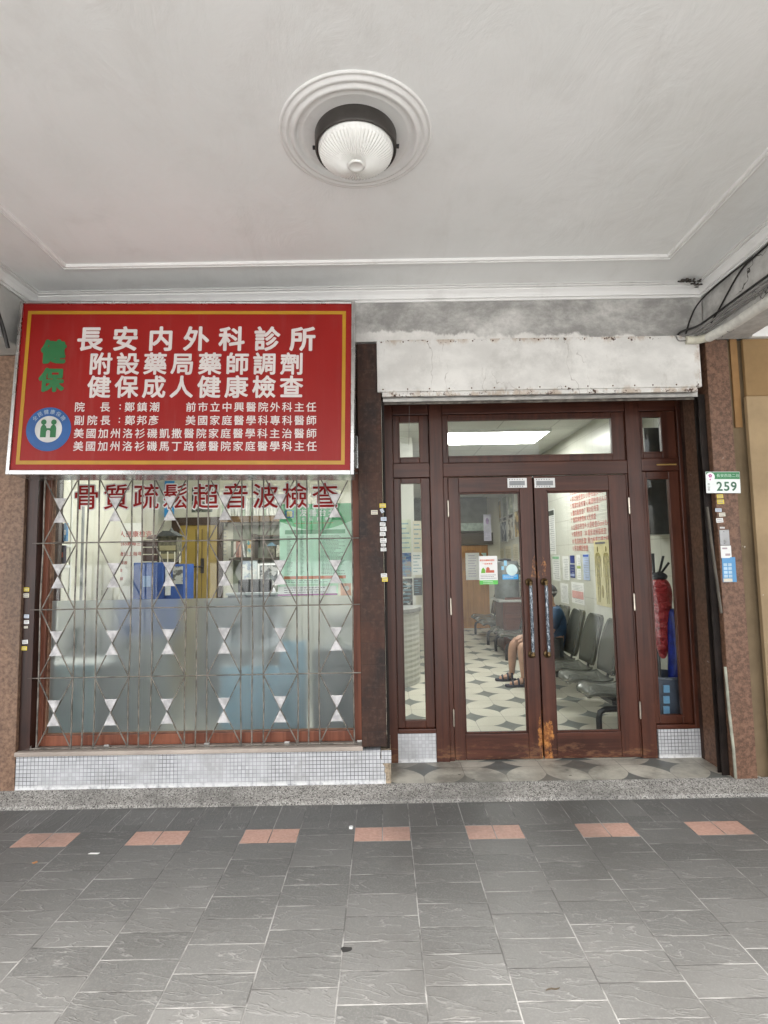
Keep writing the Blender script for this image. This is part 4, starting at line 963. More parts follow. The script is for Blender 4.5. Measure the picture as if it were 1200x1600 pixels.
# framed pictures further down the wall
pics = [((770, 818), (780.5, 847), 'bluish framed picture at the far end of the lower row', [(.30, .30, .42), (.55, .58, .66), (.10, .11, .20)]), ((782, 811), (792.5, 845), 'grey and blue framed picture second from the far end', [(.14, .17, .22), (.45, .48, .52), (.06, .08, .12)]),
        ((793.5, 806), (803, 841), 'dark framed picture with a pale standing figure', [(.06, .06, .05), (.30, .26, .20), (.6, .58, .5)]), ((804, 800), (813, 838), 'ochre framed picture nearest the door glass', [(.42, .28, .10), (.58, .50, .30), (.10, .08, .05)]),
        ((775, 786), (784, 815), 'small ochre picture in the upper row', [(.45, .32, .14), (.12, .11, .10)]), ((785, 778), (793, 812), 'grey green picture in the upper row', [(.24, .27, .22), (.12, .14, .13)]), ((794, 772), (803, 807), 'greenish picture higher on the wall near the door glass', [(.26, .30, .24), (.5, .5, .4)])]
for a, b, lb, cs in pics:
    p0, p1 = pw(*a), pw(*b); t = poster(p0, p1, lb, mat_picture(lb[:12], cs, 5), 'picture', 'x', 'framed pictures on the far part of the wall', 'framed_picture')
    y0, y1 = sorted((p0[1], p1[1])); z0, z1 = sorted((p0[2], p1[2]))
    MB().box(xw-.012, xw-.0002, y0-.03, y0-.001, z0-.02, z1+.02).box(xw-.012, xw-.0002, y1+.001, y1+.03, z0-.02, z1+.02).box(xw-.012, xw-.0002, y0, y1, z0-.02, z0-.001).box(xw-.012, xw-.0002, y0, y1, z1+.001, z1+.02).build('frame', plain('silver_frame', (.6, .6, .58), .35, .5), t)
for i in range(4):
    a, b = (767+i*11.5, 861-i*3.5), (776.5+i*11.5, 893-i*1.5)
    wall_poster((a, b), ('farthest', 'second', 'third', 'nearest')[i]+' cream notice in the row under the framed pictures', M_paper2, ptxt(plain('faded_ink', (.40, .37, .26), .6), 8, 20+i))

# ---- far end: arched wooden door, dark shelf, calendar
yf = FW-.001
wdr = thing('inner_door', 'orange brown wooden door with an arched panel at the far end', 'door', (P(742, 990, yf).x, yf, FL_Z))
x0, x1 = P(708, 900, yf).x, P(763, 900, yf).x; zt = P(740, 852, yf).z
M_oak = mat_wood('golden_door', (.26, .115, .022), (.42, .20, .05), rough=.4)
MB().box(x0, x1, yf-.05, yf, FL_Z, zt).build('leaf', M_oak, wdr, .006)
pa = [(x0+.10, 1.22), (x1-.10, 1.22), (x1-.10, zt-.19)]+[((x0+x1)/2+(.5-i/12)*(x1-x0-.2), zt-.19+.10*sin(pi*i/12)) for i in range(1, 12)]+[(x0+.10, zt-.19)]
MB().prism([(a, yf-.051, b) for a, b in pa], (0, -.016, 0)).build('arched_panel', mat_wood('golden_panel', (.20, .085, .016), (.34, .155, .038), rough=.4), wdr, .01)
MB().box(x0+.10, x1-.10, yf-.067, yf-.051, .32, 1.10).build('lower_panel', M_oak, wdr, .01)
tag(MB().box(-.4, x1+.10, yf-.10, yf-.001, zt+.01, zt+.24).build('door_lintel', mat_wood('dark_lintel', (.035, .025, .012), (.07, .05, .025), vert=False)), 'dark wooden lintel over the arched door', 'lintel')
sh_ = thing('display_shelf', 'dark greenish display shelf above the arched door', 'shelf', (1.2, yf, 2.2))
MB().box(-.4, x1-.02, yf-.22, yf-.002, zt+.26, 2.615).build('case', plain('dark_case', (.045, .055, .045), .5, 0, .5, 6), sh_)
tag(MB().box(P(720, 830, yf-.23).x, P(762, 830, yf-.23).x, yf-.25, yf-.225, zt+.27, zt+.42).build('pale_boxes', plain('greenish_boxes', (.24, .30, .26), .5, 0, .3, 16)), 'pale greenish boxes in a row on the shelf over the door', 'boxes')
def cal(t, x0, x1, y0, y1, z0, z1):
    W, Hh = x1-x0, z1-z0
    MB().ball(((x0+x1)/2, y0-.006, z1-.25*Hh), .22*W, .002, .12*Hh, 14, 8).build('picture', plain('mauve_print', (.36, .26, .46), .5, 0, .4, 20), t); lines(t, plain('mauve_ink', (.42, .40, .56), .5), x0+.1*W, x1-.1*W, z0+.04*Hh, z0+.36*Hh, 5, y0-.0052, 'y', .9, 31)
a, b = P(755, 804, yf-.26), P(768, 845, yf-.26); poster(a, b, 'pale lilac calendar hanging in the far corner', plain('lilac_sheet', (.62, .60, .72), .5), 'calendar', 'y', None, 'calendar', cal)
a, b = P(727, 864, yf-.07), P(750, 906, yf-.07); poster((a.x, yf-.0685, a.z), (b.x, yf-.0685, b.z), 'white notice pinned on the arched wooden door', M_white, 'notice', 'y', None, 'notice', lambda t, x0, x1, y0, y1, z0, z1: lines(t, plain('lilac_ink', (.42, .38, .52), .6), x0+.05, x1-.05, z0+.05, z1-.03, 9, y0-.0052, 'y', .8, 41))
a, b = P(752, 864, yf-.06), P(760, 873, yf-.06); poster((a.x, yf-.0525, a.z), (b.x, yf-.0525, b.z), 'small pale green slip on the arched door', plain('mint_slip', (.45, .62, .55), .5), 'notice', 'y', None, 'notice')

# water dispenser, plant on a brown cabinet
Yc = 4.5
x0, x1 = P(776, 920, Yc).x, P(815, 920, Yc).x
wdp = thing('water_urn', 'grey metal water urn with a dark lid behind the door stickers', 'urn', ((x0+x1)/2, Yc+.15, 1.0))
cz0, cz1 = P(790, 935, Yc).z, P(790, 877, Yc).z; cx = (x0+x1)/2; rr_ = (x1-x0)/2
MB().lathe([(rr_*.98, cz0), (rr_, cz0+.02), (rr_, cz1-.03), (rr_*.9, cz1), (.001, cz1)], (cx, Yc+.15, 0), 32).build('body', plain('urn_steel', (.20, .22, .22), .35, .4, .2), wdp)
MB().lathe([(rr_*.55, cz1+.001), (rr_*.5, cz1+.035), (.001, cz1+.04)], (cx-.02, Yc+.15, 0), 24).build('lid', M_black, wdp)
cb = thing('cabinet', 'dark red brown wooden cabinet beyond the seated person', 'cabinet', (cx+.2, Yc+.1, FL_Z))
xa, xb = P(786, 960, Yc-.1).x, P(842, 960, Yc-.1).x; zc = cz0-.012
MB().box(xa-.06, xb, Yc-.12, Yc+.45, zc-.035, zc).build('top', plain('grey_top', (.40, .40, .38), .3), cb, .006)
MB().box(xa, xb-.02, Yc-.10, Yc+.43, FL_Z+.04, zc-.036).build('body', mat_wood('red_cabinet', (.05, .016, .010), (.12, .04, .025), rough=.4), cb, .006)
for i in range(3): MB().box(xa+.03, xb-.05, Yc-.112, Yc-.1005, FL_Z+.10+i*.235, FL_Z+.315+i*.235).build('drawer', mat_wood('red_cabinet_drawer', (.06, .02, .012), (.13, .045, .028), vert=False, rough=.4), cb, .004)
plt = thing('potted_plant', 'dark green feathery plant in a pot beside the grey urn', 'plant', (P(831, 930, Yc).x, Yc+.1, zc))
pc = P(832, 935, Yc+.1)
MB().lathe([(.001, zc+.001), (.07, zc+.002), (.09, zc+.14), (.095, zc+.15), (.085, zc+.15), (.08, zc+.13), (.001, zc+.13)], (pc.x, Yc+.1, 0), 20).build('pot', plain('clay_pot', (.22, .10, .06), .7), plt)
lv = MB(); r_ = random.Random(11)
for i in range(150):
    a = r_.uniform(0, 2*pi); el = r_.uniform(.1, 1.3); L = r_.uniform(.10, .42); base = Vector((pc.x, Yc+.1, zc+.13+r_.uniform(0, .25)))
    d = Vector((cos(a)*cos(el), sin(a)*cos(el), sin(el))); tip = base+d*L+Vector((0, 0, -.25*L*L)); s_ = d.cross(Vector((0, 0, 1))).normalized()*r_.uniform(.006, .016); m_ = base.lerp(tip, .55)+Vector((0, 0, .02))
    lv.add([base, m_-s_, tip, m_+s_], [(0, 1, 2), (0, 2, 3)])
lv.build('foliage', plain('dark_leaf', (.025, .075, .020), .5, 0, .5, 30), plt)

# ---- stickers on the door glass
gy = DY+.021
a, b = P(748, 869, gy), P(778, 913, gy)
nt_ = thing('recycling_notice', 'white notice with orange title and green foot on the door glass', 'notice', ((a.x+b.x)/2, gy, b.z))
MB().box(a.x, b.x, gy-.0012, gy-.0004, b.z, a.z).build('sheet', M_white, nt_)
W, Hh = b.x-a.x, a.z-b.z
MB().box(a.x, b.x, gy-.0018, gy-.0013, b.z, b.z+.15*Hh).build('green_foot', plain('notice_green', (.10, .50, .08), .5), nt_)
MB().text('歡迎自備餐具環保', .0135, (a.x+.013, gy-.002, a.z-.15*Hh), bold=.02, pitch=.0128).text('一起來惜食', .0135, (a.x+.030, gy-.002, a.z-.27*Hh), bold=.02, pitch=.0145).build('title', plain('notice_orange', (.65, .14, .06), .5), nt_)
MB().prism([(a.x+.10*W, gy-.0018, b.z+.40*Hh), (a.x+.34*W, gy-.0018, b.z+.40*Hh), (a.x+.33*W, gy-.0018, b.z+.52*Hh), (a.x+.22*W, gy-.0018, b.z+.60*Hh), (a.x+.13*W, gy-.0018, b.z+.53*Hh)], (0, -.0003, 0)).build('bag_drawing', plain('drawing_green', (.14, .38, .03), .5), nt_)
MB().ball((a.x+.48*W, gy-.0018, b.z+.53*Hh), .10*W, .0006, .08*Hh).box(a.x+.36*W, a.x+.82*W, gy-.0021, gy-.0018, b.z+.41*Hh, b.z+.50*Hh).build('food_drawing', plain('drawing_red', (.48, .10, .05), .5), nt_)
lines(nt_, M_ink, a.x+.06*W, b.x-.06*W, b.z+.19*Hh, b.z+.36*Hh, 3, gy-.0017, 'y', .95, 50)
lines(nt_, M_white, a.x+.2*W, b.x-.2*W, b.z+.02*Hh, b.z+.13*Hh, 2, gy-.0021, 'y', .95, 51, 'white_print')
a, b = P(783, 876, gy), P(810, 905, gy); W, Hh = b.x-a.x, a.z-b.z
bs = thing('blue_sticker', 'round pale and blue sticker on the left door glass', 'sticker', ((a.x+b.x)/2, gy, b.z))
cxx, czz = a.x+.62*W, a.z-.50*Hh
MB().box(a.x+.05*W, b.x, gy-.0012, gy-.0004, b.z, b.z+.26*Hh).build('banner', plain('sky_blue', (.02, .30, .62), .5), bs)
MB().disc((cxx, gy-.0014, czz), .34*W, 32).build('disc', plain('pale_mint', (.55, .70, .68), .5), bs)
MB().box(a.x, a.x+.16*W, gy-.0012, gy-.0004, czz, czz+.20*Hh).box(a.x+.165*W, a.x+.34*W, gy-.0012, gy-.0004, czz+.22*Hh, a.z).build('blocks', plain('pale_sky', (.25, .50, .66), .5), bs)
lines(bs, M_white, a.x+.1*W, b.x-.1*W, b.z+.04*Hh, b.z+.22*Hh, 2, gy-.0017, 'y', .9, 52, 'white_print')

# ---- rows of joined grey chairs along the right wall
M_seat = NT('grey_shell'); _k = M_seat
M_seatm = _k.out(_k.mix(_k.noise(3), (.085, .088, .076), (.125, .128, .112)), .24, .1, None, .6)
def chair_shell(yc, parent, n):
    """one moulded seat facing -X: seat pan and tall rounded back, each a thick shell"""
    def shell(name, prof, hw, th):
        nu, nv = len(prof), 12; top, bot = [], []
        for i, (x, z, wk) in enumerate(prof):
            t0 = (Vector((prof[min(i+1, nu-1)][0]-prof[max(i-1, 0)][0], prof[min(i+1, nu-1)][1]-prof[max(i-1, 0)][1]))).normalized(); nx, nz = -t0.y, t0.x
            for j in range(nv+1):
                v = -1+2*j/nv; dish = (abs(v)**2.4)*.022; e = th*(1-abs(v)**5*.9)
                top.append((x+nx*dish, yc+v*hw*wk, z+nz*dish)); bot.append((x+nx*(dish-e), yc+v*hw*wk, z+nz*(dish-e)))
        m = MB(); N = nv+1; q = lambda i, j: i*N+j; o = nu*N; fs = []
        for i in range(nu-1):
            for j in range(nv): fs += [(q(i, j), q(i, j+1), q(i+1, j+1), q(i+1, j)), (o+q(i, j), o+q(i+1, j), o+q(i+1, j+1), o+q(i, j+1))]
        for i in range(nu-1): fs += [(q(i, 0), q(i+1, 0), o+q(i+1, 0), o+q(i, 0)), (q(i, nv), o+q(i, nv), o+q(i+1, nv), q(i+1, nv))]
        for j in range(nv): fs += [(q(0, j), o+q(0, j), o+q(0, j+1), q(0, j+1)), (q(nu-1, j), q(nu-1, j+1), o+q(nu-1, j+1), o+q(nu-1, j))]
        ob = m.add(top+bot, fs, True).build(name, M_seatm, parent); return ob
    s = [(1.545, .400, .55), (1.552, .425, .74), (1.575, .440, .88), (1.62, .445, .97), (1.70, .432, 1), (1.78, .424, 1), (1.85, .428, .97), (1.90, .445, .9)]
    b = [(1.905, .470, .78), (1.920, .52, .92), (1.935, .60, 1), (1.958, .70, 1), (1.988, .80, .96), (2.008, .86, .89), (2.019, .900, .78), (2.023, .922, .55)]
    shell('seat', s, .205, .035); shell('backrest', b, .195, .045)
def bench(ycs, label, name='chair_row'):
    t = thing(name, label, 'chairs', (1.75, sum(ycs)/len(ycs), FL_Z))
    for n, y in enumerate(ycs): chair_shell(y, t, n)
    y0, y1 = min(ycs)-.15, max(ycs)+.15
    MB().box(1.70, 1.76, y0, y1, .355, .395).build('beam', M_black, t, .005)
    for y in (y0+.02, y1-.02):
        MB().tube([(1.60, y, FL_Z+.002), (1.60, y, .26), (1.612, y, .305), (1.65, y, .325), (1.93, y, .33)], .022, 12).build('leg', M_black, t)
        MB().tube([(1.93, y, .33), (1.94, y, .20), (1.945, y, FL_Z+.002)], .020, 12).build('leg', M_black, t)
    for y in ycs: MB().tube([(1.75, y, .375), (1.90, y, .40), (1.935, y, .50), (1.965, y, .62)], .013, 8).build('bracket', M_black, t)
    return t
bench([.88, 1.34, 1.80, 2.26, 2.72], 'nearer row of joined grey moulded chairs with the seated person')
bench([4.0, 4.46], 'farther row of joined grey moulded chairs by the brown cabinet')
bench([5.3, 5.76, 6.22], 'farthest row of grey chairs near the arched door')

# ---- people
def skin_body(name, pts, edges, mat, parent, sub=2, root=0):
    me = bpy.data.meshes.new(name); me.from_pydata([p[:3] for p in pts], edges, [])
    o = bpy.data.objects.new(name, me); COL.objects.link(o)
    sk = o.modifiers.new('skin', 'SKIN'); sk.use_smooth_shade = True
    for i, p in enumerate(pts):
        r = p[3]; me.skin_vertices[0].data[i].radius = (r, r) if not isinstance(r, tuple) else r
        me.skin_vertices[0].data[i].use_root = (i == root)
    ss = o.modifiers.new('sub', 'SUBSURF'); ss.levels = sub; ss.render_levels = sub
    bpy.context.view_layer.update()
    dg = bpy.context.evaluated_depsgraph_get(); m2 = bpy.data.meshes.new_from_object(o.evaluated_get(dg)); m2.name = name
    bpy.data.objects.remove(o); bpy.data.meshes.remove(me)
    ob = bpy.data.objects.new(name, m2); COL.objects.link(ob); m2.materials.clear(); m2.materials.append(mat)
    m2.polygons.foreach_set('use_smooth', [True]*len(m2.polygons))
    off = parent_loc(parent); 
    for v in m2.vertices: v.co -= off
    ob.parent = parent; return ob
M_skin = plain('skin', (.44, .25, .17), .5, 0, .12, 12)
def person_cap():
    Y = 2.50
    t = thing('person', 'seated person in a grey cap, blue shirt, dark shorts and sandals', 'person', (1.75, Y, FL_Z))
    # one skinned body: pelvis root
    p, e = [], []
    def add(x, y, z, r, par=None):
        p.append((x, y, z, r)); i = len(p)-1
        if par is not None: e.append((par, i))
        return i
    pel = add(1.80, Y, .52, .11); bel = add(1.83, Y, .66, .11, pel); che = add(1.825, Y, .82, .115, bel); nb_ = add(1.80, Y, .93, .055, che); nk = add(1.785, Y, .975, .046, nb_)
    hd = add(1.765, Y, 1.045, .075, nk); ht = add(1.770, Y, 1.115, .062, hd)
    for s in (-1, 1):
        sh = add(1.81, Y+s*.155, .88, .055, che); el = add(1.72, Y+s*.20, .68, .040, sh); wr = add(1.52, Y+s*.12, .60, .028, el); hn = add(1.46, Y+s*.09, .595, .030, wr)
        for k in range(4): f1 = add(1.425, Y+s*(.115-.018*k), .590-.002*k, .010, hn); add(1.398+.004*k, Y+s*(.117-.018*k), .572, .008, f1)
        th = add(1.452, Y+s*.055, .585, .010, hn); add(1.425, Y+s*.045, .575, .008, th)
        fy = Y-.06 if s < 0 else Y+.22
        hip = add(1.78, Y+s*.09, .50, .088, pel); kn = add(1.425 if s < 0 else 1.40, Y+s*.12-.02, .545, .058, hip); cf = add(1.44 if s < 0 else 1.385, (kn_y := Y+s*.13-.02), .40, .050, kn)
        an = add(1.465 if s < 0 else 1.40, fy, .185, .034, cf); bl_ = add(1.40 if s < 0 else 1.33, fy-.01, .145, .034, an); add(1.30 if s < 0 else 1.25, fy-.02, .138, .026, bl_)
    skin_body('body', p, e, M_skin, t)
    # clothes follow the body a little outside it
    p2, e2 = [], []
    def add2(x, y, z, r, par=None):
        p2.append((x, y, z, r)); i = len(p2)-1
        if par is not None: e2.append((par, i))
        return i
    lo = add2(1.805, Y, .475, .128); a = add2(1.805, Y, .55, .138, lo); b = add2(1.83, Y, .66, .135, a); c = add2(1.825, Y, .82, .138, b); d = add2(1.80, Y, .935, .075, c)
    for s in (-1, 1):
        q = add2(1.81, Y+s*.16, .885, .075, c); add2(1.735, Y+s*.20, .71, .062, q)
    skin_body('shirt', p2, e2, plain('navy_shirt', (.018, .055, .115), .7, 0, .35, 14, .3, 30), t)
    p2.clear(); e2.clear()
    a = add2(1.80, Y, .50, .125)
    for s in (-1, 1):
        q = add2(1.76, Y+s*.09, .50, .108, a); k2 = add2(1.60, Y+s*.105, .535, .100, q); add2(1.50, Y+s*.115-.012, .550, .094, k2); 
    skin_body('shorts', p2, e2, plain('dark_shorts', (.035, .042, .045), .75, 0, .3, 20), t)
    hc = Vector((1.772, Y, 1.10))
    cp = MB()
    cp.ball(hc, .098, .088, .082, 24, 14)
    capm = cp.build('cap', plain('grey_cap', (.075, .08, .095), .7, 0, .2), t)
    MB().prism([(hc.x-.07, Y-.075, hc.z+.0), (hc.x-.13, Y-.060, hc.z-.012), (hc.x-.155, Y, hc.z-.015), (hc.x-.13, Y+.060, hc.z-.012), (hc.x-.07, Y+.075, hc.z)], (0, 0, .008)).build('brim', plain('grey_cap', (.075, .08, .095)), capm, .003)
    MB().lathe([(.0995, -.018), (.100, -.008), (.099, .002)], hc, 28).build('stripe', plain('pale_stripe', (.45, .45, .48), .6), capm)
    f = MB()
    MB().ball((1.692, Y, 1.035), .016, .011, .016, 10, 8).build('nose', M_skin, t)
    for s in (-1, 1):
        MB().ball((1.700, Y+s*.028, 1.062), .008, .010, .006, 10, 8).build('eye', M_ink, t); MB().ball((1.782, Y+s*.078, 1.045), .018, .008, .028, 10, 8).build('ear', M_skin, t)
    MB().ball((1.700, Y, 1.005), .008, .022, .004, 10, 6).build('mouth', plain('lip', (.30, .12, .10), .5), t)
    # sandals
    for s in (-1, 1):
        fy = Y-.075 if s < 0 else Y+.205; x0, x1 = (1.265, 1.505) if s < 0 else (1.215, 1.44)
        so_ = MB().prism([(x0, fy-.03, FL_Z+.003), (x0-.008, fy, FL_Z+.003), (x0, fy+.035, FL_Z+.003), (x0+.08, fy+.045, FL_Z+.003), (x1-.04, fy+.035, FL_Z+.003), (x1, fy+.015, FL_Z+.003), (x1, fy-.015, FL_Z+.003), (x1-.04, fy-.035, FL_Z+.003), (x0+.08, fy-.045, FL_Z+.003)], (0, 0, .022)).build('sandal', plain('sandal_navy', (.018, .018, .035), .6), t, .004)
        for xx, zt_ in ((x0+.07, .165), (x0+.13, .185), (x1-.05, .20)):
            MB().tube([(xx, fy-.046, FL_Z+.02), (xx, fy-.036, zt_-.012), (xx+.004, fy, zt_+.006), (xx, fy+.036, zt_-.012), (xx, fy+.046, FL_Z+.02)], .011, 8).build('strap', plain('sandal_navy', (.018, .018, .035)), so_)
    return t
person_cap()
def person_desk():
    Y = 1.72; c = P(411, 922, Y)
    t = thing('person', 'grey haired person bent low behind the reception counter', 'person', (c.x, Y, FL_Z))
    p, e = [], []
    def add(x, y, z, r, par=None):
        p.append((c.x+x, Y+y, z, r)); i = len(p)-1
        if par is not None: e.append((par, i))
        return i
    pel = add(-.12, .30, .56, .13); bel = add(-.10, .26, .74, .13, pel); che = add(-.06, .17, .93, .135, bel); nk = add(0, .07, 1.06, .055, che); hd = add(.03, .0, 1.14, .085, nk); add(.02, .01, 1.20, .075, hd)
    for s in (-1, 1):
        sh = add(-.06+s*.19, .17, .99, .06, che); el = add(-.02+s*.22, .0, .76, .045, sh); wr = add(s*.10, -.16, .74, .03, el); hn = add(s*.07, -.22, .74, .032, wr)
        for k in range(4): f1 = add(s*(.09-.02*k), -.27, .738, .010, hn); add(s*(.09-.02*k), -.30, .728, .008, f1)
        th = add(s*.03, -.235, .738, .010, hn); add(s*.02, -.26, .732, .008, th)
        hip = add(-.12+s*.10, .28, .54, .10, pel); kn = add(-.10+s*.12, -.12, .56, .065, hip); an = add(-.10+s*.12, -.08, .20, .04, kn); add(-.10+s*.12, -.22, .145, .034, an)
    skin_body('body', p, e, plain('pale_coat', (.42, .46, .50), .7), t)
    h = MB().ball((c.x+.02, Y+.01, 1.175), .098, .108, .092, 22, 14).build('hair', plain('grey_hair', (.42, .43, .45), .6, 0, .3, 60, .4, 120), t)
    MB().ball((c.x+.105, Y-.03, 1.135), .030, .055, .055, 16, 10).build('face', M_skin, t); MB().ball((c.x+.085, Y-.085, 1.15), .015, .010, .026, 10, 8).build('ear', M_skin, t)
person_desk()

# ---- jacket and bags behind the right side window, reception counter behind the left one
jk = thing('jacket', 'quilted red jacket hanging behind the right side window', 'jacket', (2.02, .66, 1.3))
jp, je = [], []
jt, jb = P(1030, 902, .66), P(1036, 1030, .66)
for i, (t_, r_) in enumerate(((0, .050), (.09, .082), (.20, .094), (.34, .080), (.48, .084), (.62, .066), (.78, .056), (.93, .034), (1.0, .018))):
    q = jt.lerp(jb, t_); jp.append((q.x, .66, q.z, r_)); 
    if i: je.append((i-1, i))
kj = NT('red_quilt'); _w = kj.m_('SINE', kj.m_('ADD', kj.m_('MULTIPLY', kj.z, 82.0), kj.m_('MULTIPLY', kj.noise(11, detail=5), 13.0)))
M_quilt = kj.out(kj.mix(kj.noise(12), (.34, .022, .028), (.50, .06, .06)), .28, 0, kj.bump(kj.m_('ADD', _w, kj.m_('MULTIPLY', kj.noise(30, detail=5), 1.6)), .7, .02), .5)
skin_body('sleeve', jp, je, M_quilt, jk)
MB().ball((jt.x+.0, .66, jt.z+.005), .058, .055, .035, 18, 10).build('collar', plain('dark_collar', (.03, .03, .035), .6), jk)
cr = thing('coat_stand', 'dark coat hooks above the red jacket', 'coat stand', (jt.x, .66, jt.z))
MB().tube([(jt.x-.02, .70, FL_Z), (jt.x-.02, .70, jt.z+.18)], .012, 10).build('pole', M_black, cr)
for a, b in ((.09, .11), (-.08, .12), (.05, .16)): MB().tube([(jt.x-.02, .70, jt.z+.02), (jt.x-.02+a*.5, .66, jt.z+.04), (jt.x-.02+a, .64, jt.z+b)], .009, 8).build('hook', M_black, cr)
bb = thing('blue_garment', 'bright blue rain garment hanging beside the red jacket', 'garment', (2.1, .9, 1.1))
q0, q1 = P(1050, 950, .60), P(1058, 1090, .60)
skin_body('cloth', [(q0.x, .60, q0.z, .03), (q0.x+.01, .60, q0.z-.1, .06), (q0.x+.02, .60, q0.z-.3, .065), (q1.x-.01, .60, q1.z+.12, .05), (q1.x, .60, q1.z, .03)], [(0, 1), (1, 2), (2, 3), (3, 4)], plain('royal_blue_cloth', (.012, .025, .22), .35, 0, .4, 14, .6, 20), bb)
x0, x1 = P(1036, 1110, .52).x, P(1064, 1110, .52).x
bn = thing('umbrella_bin', 'grey blue bin with light blue marks under the red jacket', 'bin', ((x0+x1)/2, .8, FL_Z))
MB().lathe([(.12, FL_Z+.002), (.15, P(1040, 1050, .75).z), (.155, P(1040, 1046, .75).z), (.14, P(1040, 1046, .75).z), (.11, FL_Z+.03), (.001, FL_Z+.03)], ((x0+x1)/2, .62, 0), 28).build('bucket', plain('slate_plastic', (.085, .095, .13), .4), bn)
for pz in (1075, 1092, 1108):
    q = P(1041, pz, .47); MB().box(q.x-.02, q.x+.02, .462, .472, q.z-.03, q.z+.02).build('mark', plain('light_blue_mark', (.20, .40, .62), .5), bn)

wc = thing('wall_cabinet', 'grey wall cabinet with lit side and shaded front painted in, high behind the narrow window', 'cabinet', (2.17, .95, 1.9))
zt_, zb_ = P(1018, 668, .8).z, P(1018, 836, .8).z
MB().box(2.082, 2.262, .80, 1.02, zb_, zt_).build('body', plain('cabinet_lit_side', (.66, .66, .62), .4), wc, .004)  # body colour pale to stand for the lit side
MB().box(2.086, 2.262, .790, .7995, zb_+.004, zt_-.004).build('front', plain('cabinet_shaded_front', (.10, .10, .10), .45), wc)  # front painted dark for the shade it stands in
cu = MB(); vs = []
for i in range(41): x = 2.05+.21*i/40; vs += [(x, 1.35+.02*sin(i*.9), zt_-.05), (x, 1.35+.02*sin(i*.9), LZ-.02)]
cu.add(vs, [(2*i, 2*i+2, 2*i+3, 2*i+1) for i in range(40)], True); tag(cu.build('curtain', plain('grey_curtain', (.30, .31, .31), .8)), 'grey curtain hanging above the wall cabinet', 'curtain')
rc = thing('reception_counter', 'curved white ribbed reception counter behind the left side window', 'counter', (.2, 2.4, FL_Z))
zt = P(645, 953, 2.35).z; xr = P(661, 1040, 2.4).x; r0 = .55
cpts = [(-.6, 2.32)]+[(xr-r0+r0*sin(pi/2*i/10), 2.32+r0-r0*cos(pi/2*i/10)) for i in range(11)]+[(xr, 2.945), (-.6, 2.945)]
kr = NT('ribbed_white'); _s, _f = kr.grid(kr.z, .055)
M_rib = kr.out((.50, .50, .45), .45, 0, kr.bump(kr.m_('ABSOLUTE', kr.m_('SUBTRACT', _f, .5)), .5, .02), .4)
MB().prism([(a, b, FL_Z+.002) for a, b in cpts], (0, 0, zt-FL_Z-.05)).build('front', M_rib, rc)
MB().prism([(a+(.03 if a > -.5 else 0), b-(.03 if b < 2.6 else 0), zt-.046) for a, b in cpts], (0, 0, .046)).build('top', plain('counter_top', (.30, .30, .29), .3), rc, .006)
yb = 2.949
tag(MB().box(.021, xr-.03, 2.95, 3.05, FL_Z, LZ).build('inner_wall', M_wallw), 'narrow wall with posters behind the curved counter', 'wall')
for a, b, lb, mt, ex in (((626, 812), (643, 862), 'pale green poster high behind the curved counter', plain('pale_green_sheet', (.56, .60, .48), .5), None), ((645, 814), (660, 862), 'cream poster beside the pale green one', M_paper2, None),
                         ((626, 864), (643, 901), 'blue photograph poster with standing people', mat_picture('blue_photo', [(.05, .11, .26), (.16, .24, .40), (.30, .28, .26)], 9), None), ((644, 863), (660, 898), 'white poster with a blue figure', M_white, None),
                         ((628, 904), (645, 946), 'black and white photo sheet on the counter wall', mat_picture('mono_photo', [(.08, .08, .08), (.45, .45, .43), (.02, .02, .02)], 14), None), ((646, 903), (660, 930), 'dark list with white lines', plain('dark_sheet', (.05, .055, .06), .5), None)):
    p0, p1 = P(*a, yb), P(*b, yb)
    sd_ = int(p0.x*991+p0.z*577)
    poster((p0.x, yb, p0.z), (p1.x, yb, p1.z), lb, mt, 'poster', 'y', 'posters behind the curved counter', 'poster',
           lambda t, x0, x1, y0, y1, z0, z1: lines(t, plain('teal_ink', (.20, .34, .40), .6), x0+.01, x1-.01, z0+.02, z1-.02, 6, y0-.0052, 'y', .7, sd_))

# ---- the reception behind the barred window
def Pb(px, py, Y): return P(px, py, Y)
yb = 2.948
x0, x1 = P(282, 900, yb).x, P(341, 900, yb).x; zt = P(300, 821, yb).z
yd = thing('inner_door', 'mustard yellow door in a dark frame behind the barred window', 'door', ((x0+x1)/2, yb, FL_Z))
MB().box(x0, x1, yb-.04, yb-.001, FL_Z, zt).build('leaf', plain('mustard_paint', (.36, .25, .055), .4, 0, .1, 4), yd)
MB().frame(x0-.09, x1+.06, FL_Z, zt+.09, .088, .058, .001, .088, yb-.06, yb-.0005).build('door_frame', plain('dark_brown_frame', (.045, .022, .012), .5), yd)
q = P(316, 884, yb-.05); MB().box(q.x-.018, q.x+.018, yb-.052, yb-.0405, q.z-.085, q.z+.085).build('lock_plate', M_black, yd); MB().tube([(q.x, yb-.053, q.z-.01), (q.x, yb-.09, q.z-.01), (q.x-.10, yb-.09, q.z-.01)], .010, 8).build('handle', M_black, yd)
for f in (.42, .58): MB().box(x0+(x1-x0)*f, x0+(x1-x0)*f+.012, yb-.043, yb-.0405, FL_Z+.2, zt-.05).build('groove', plain('mustard_dark', (.15, .10, .02), .5), yd)
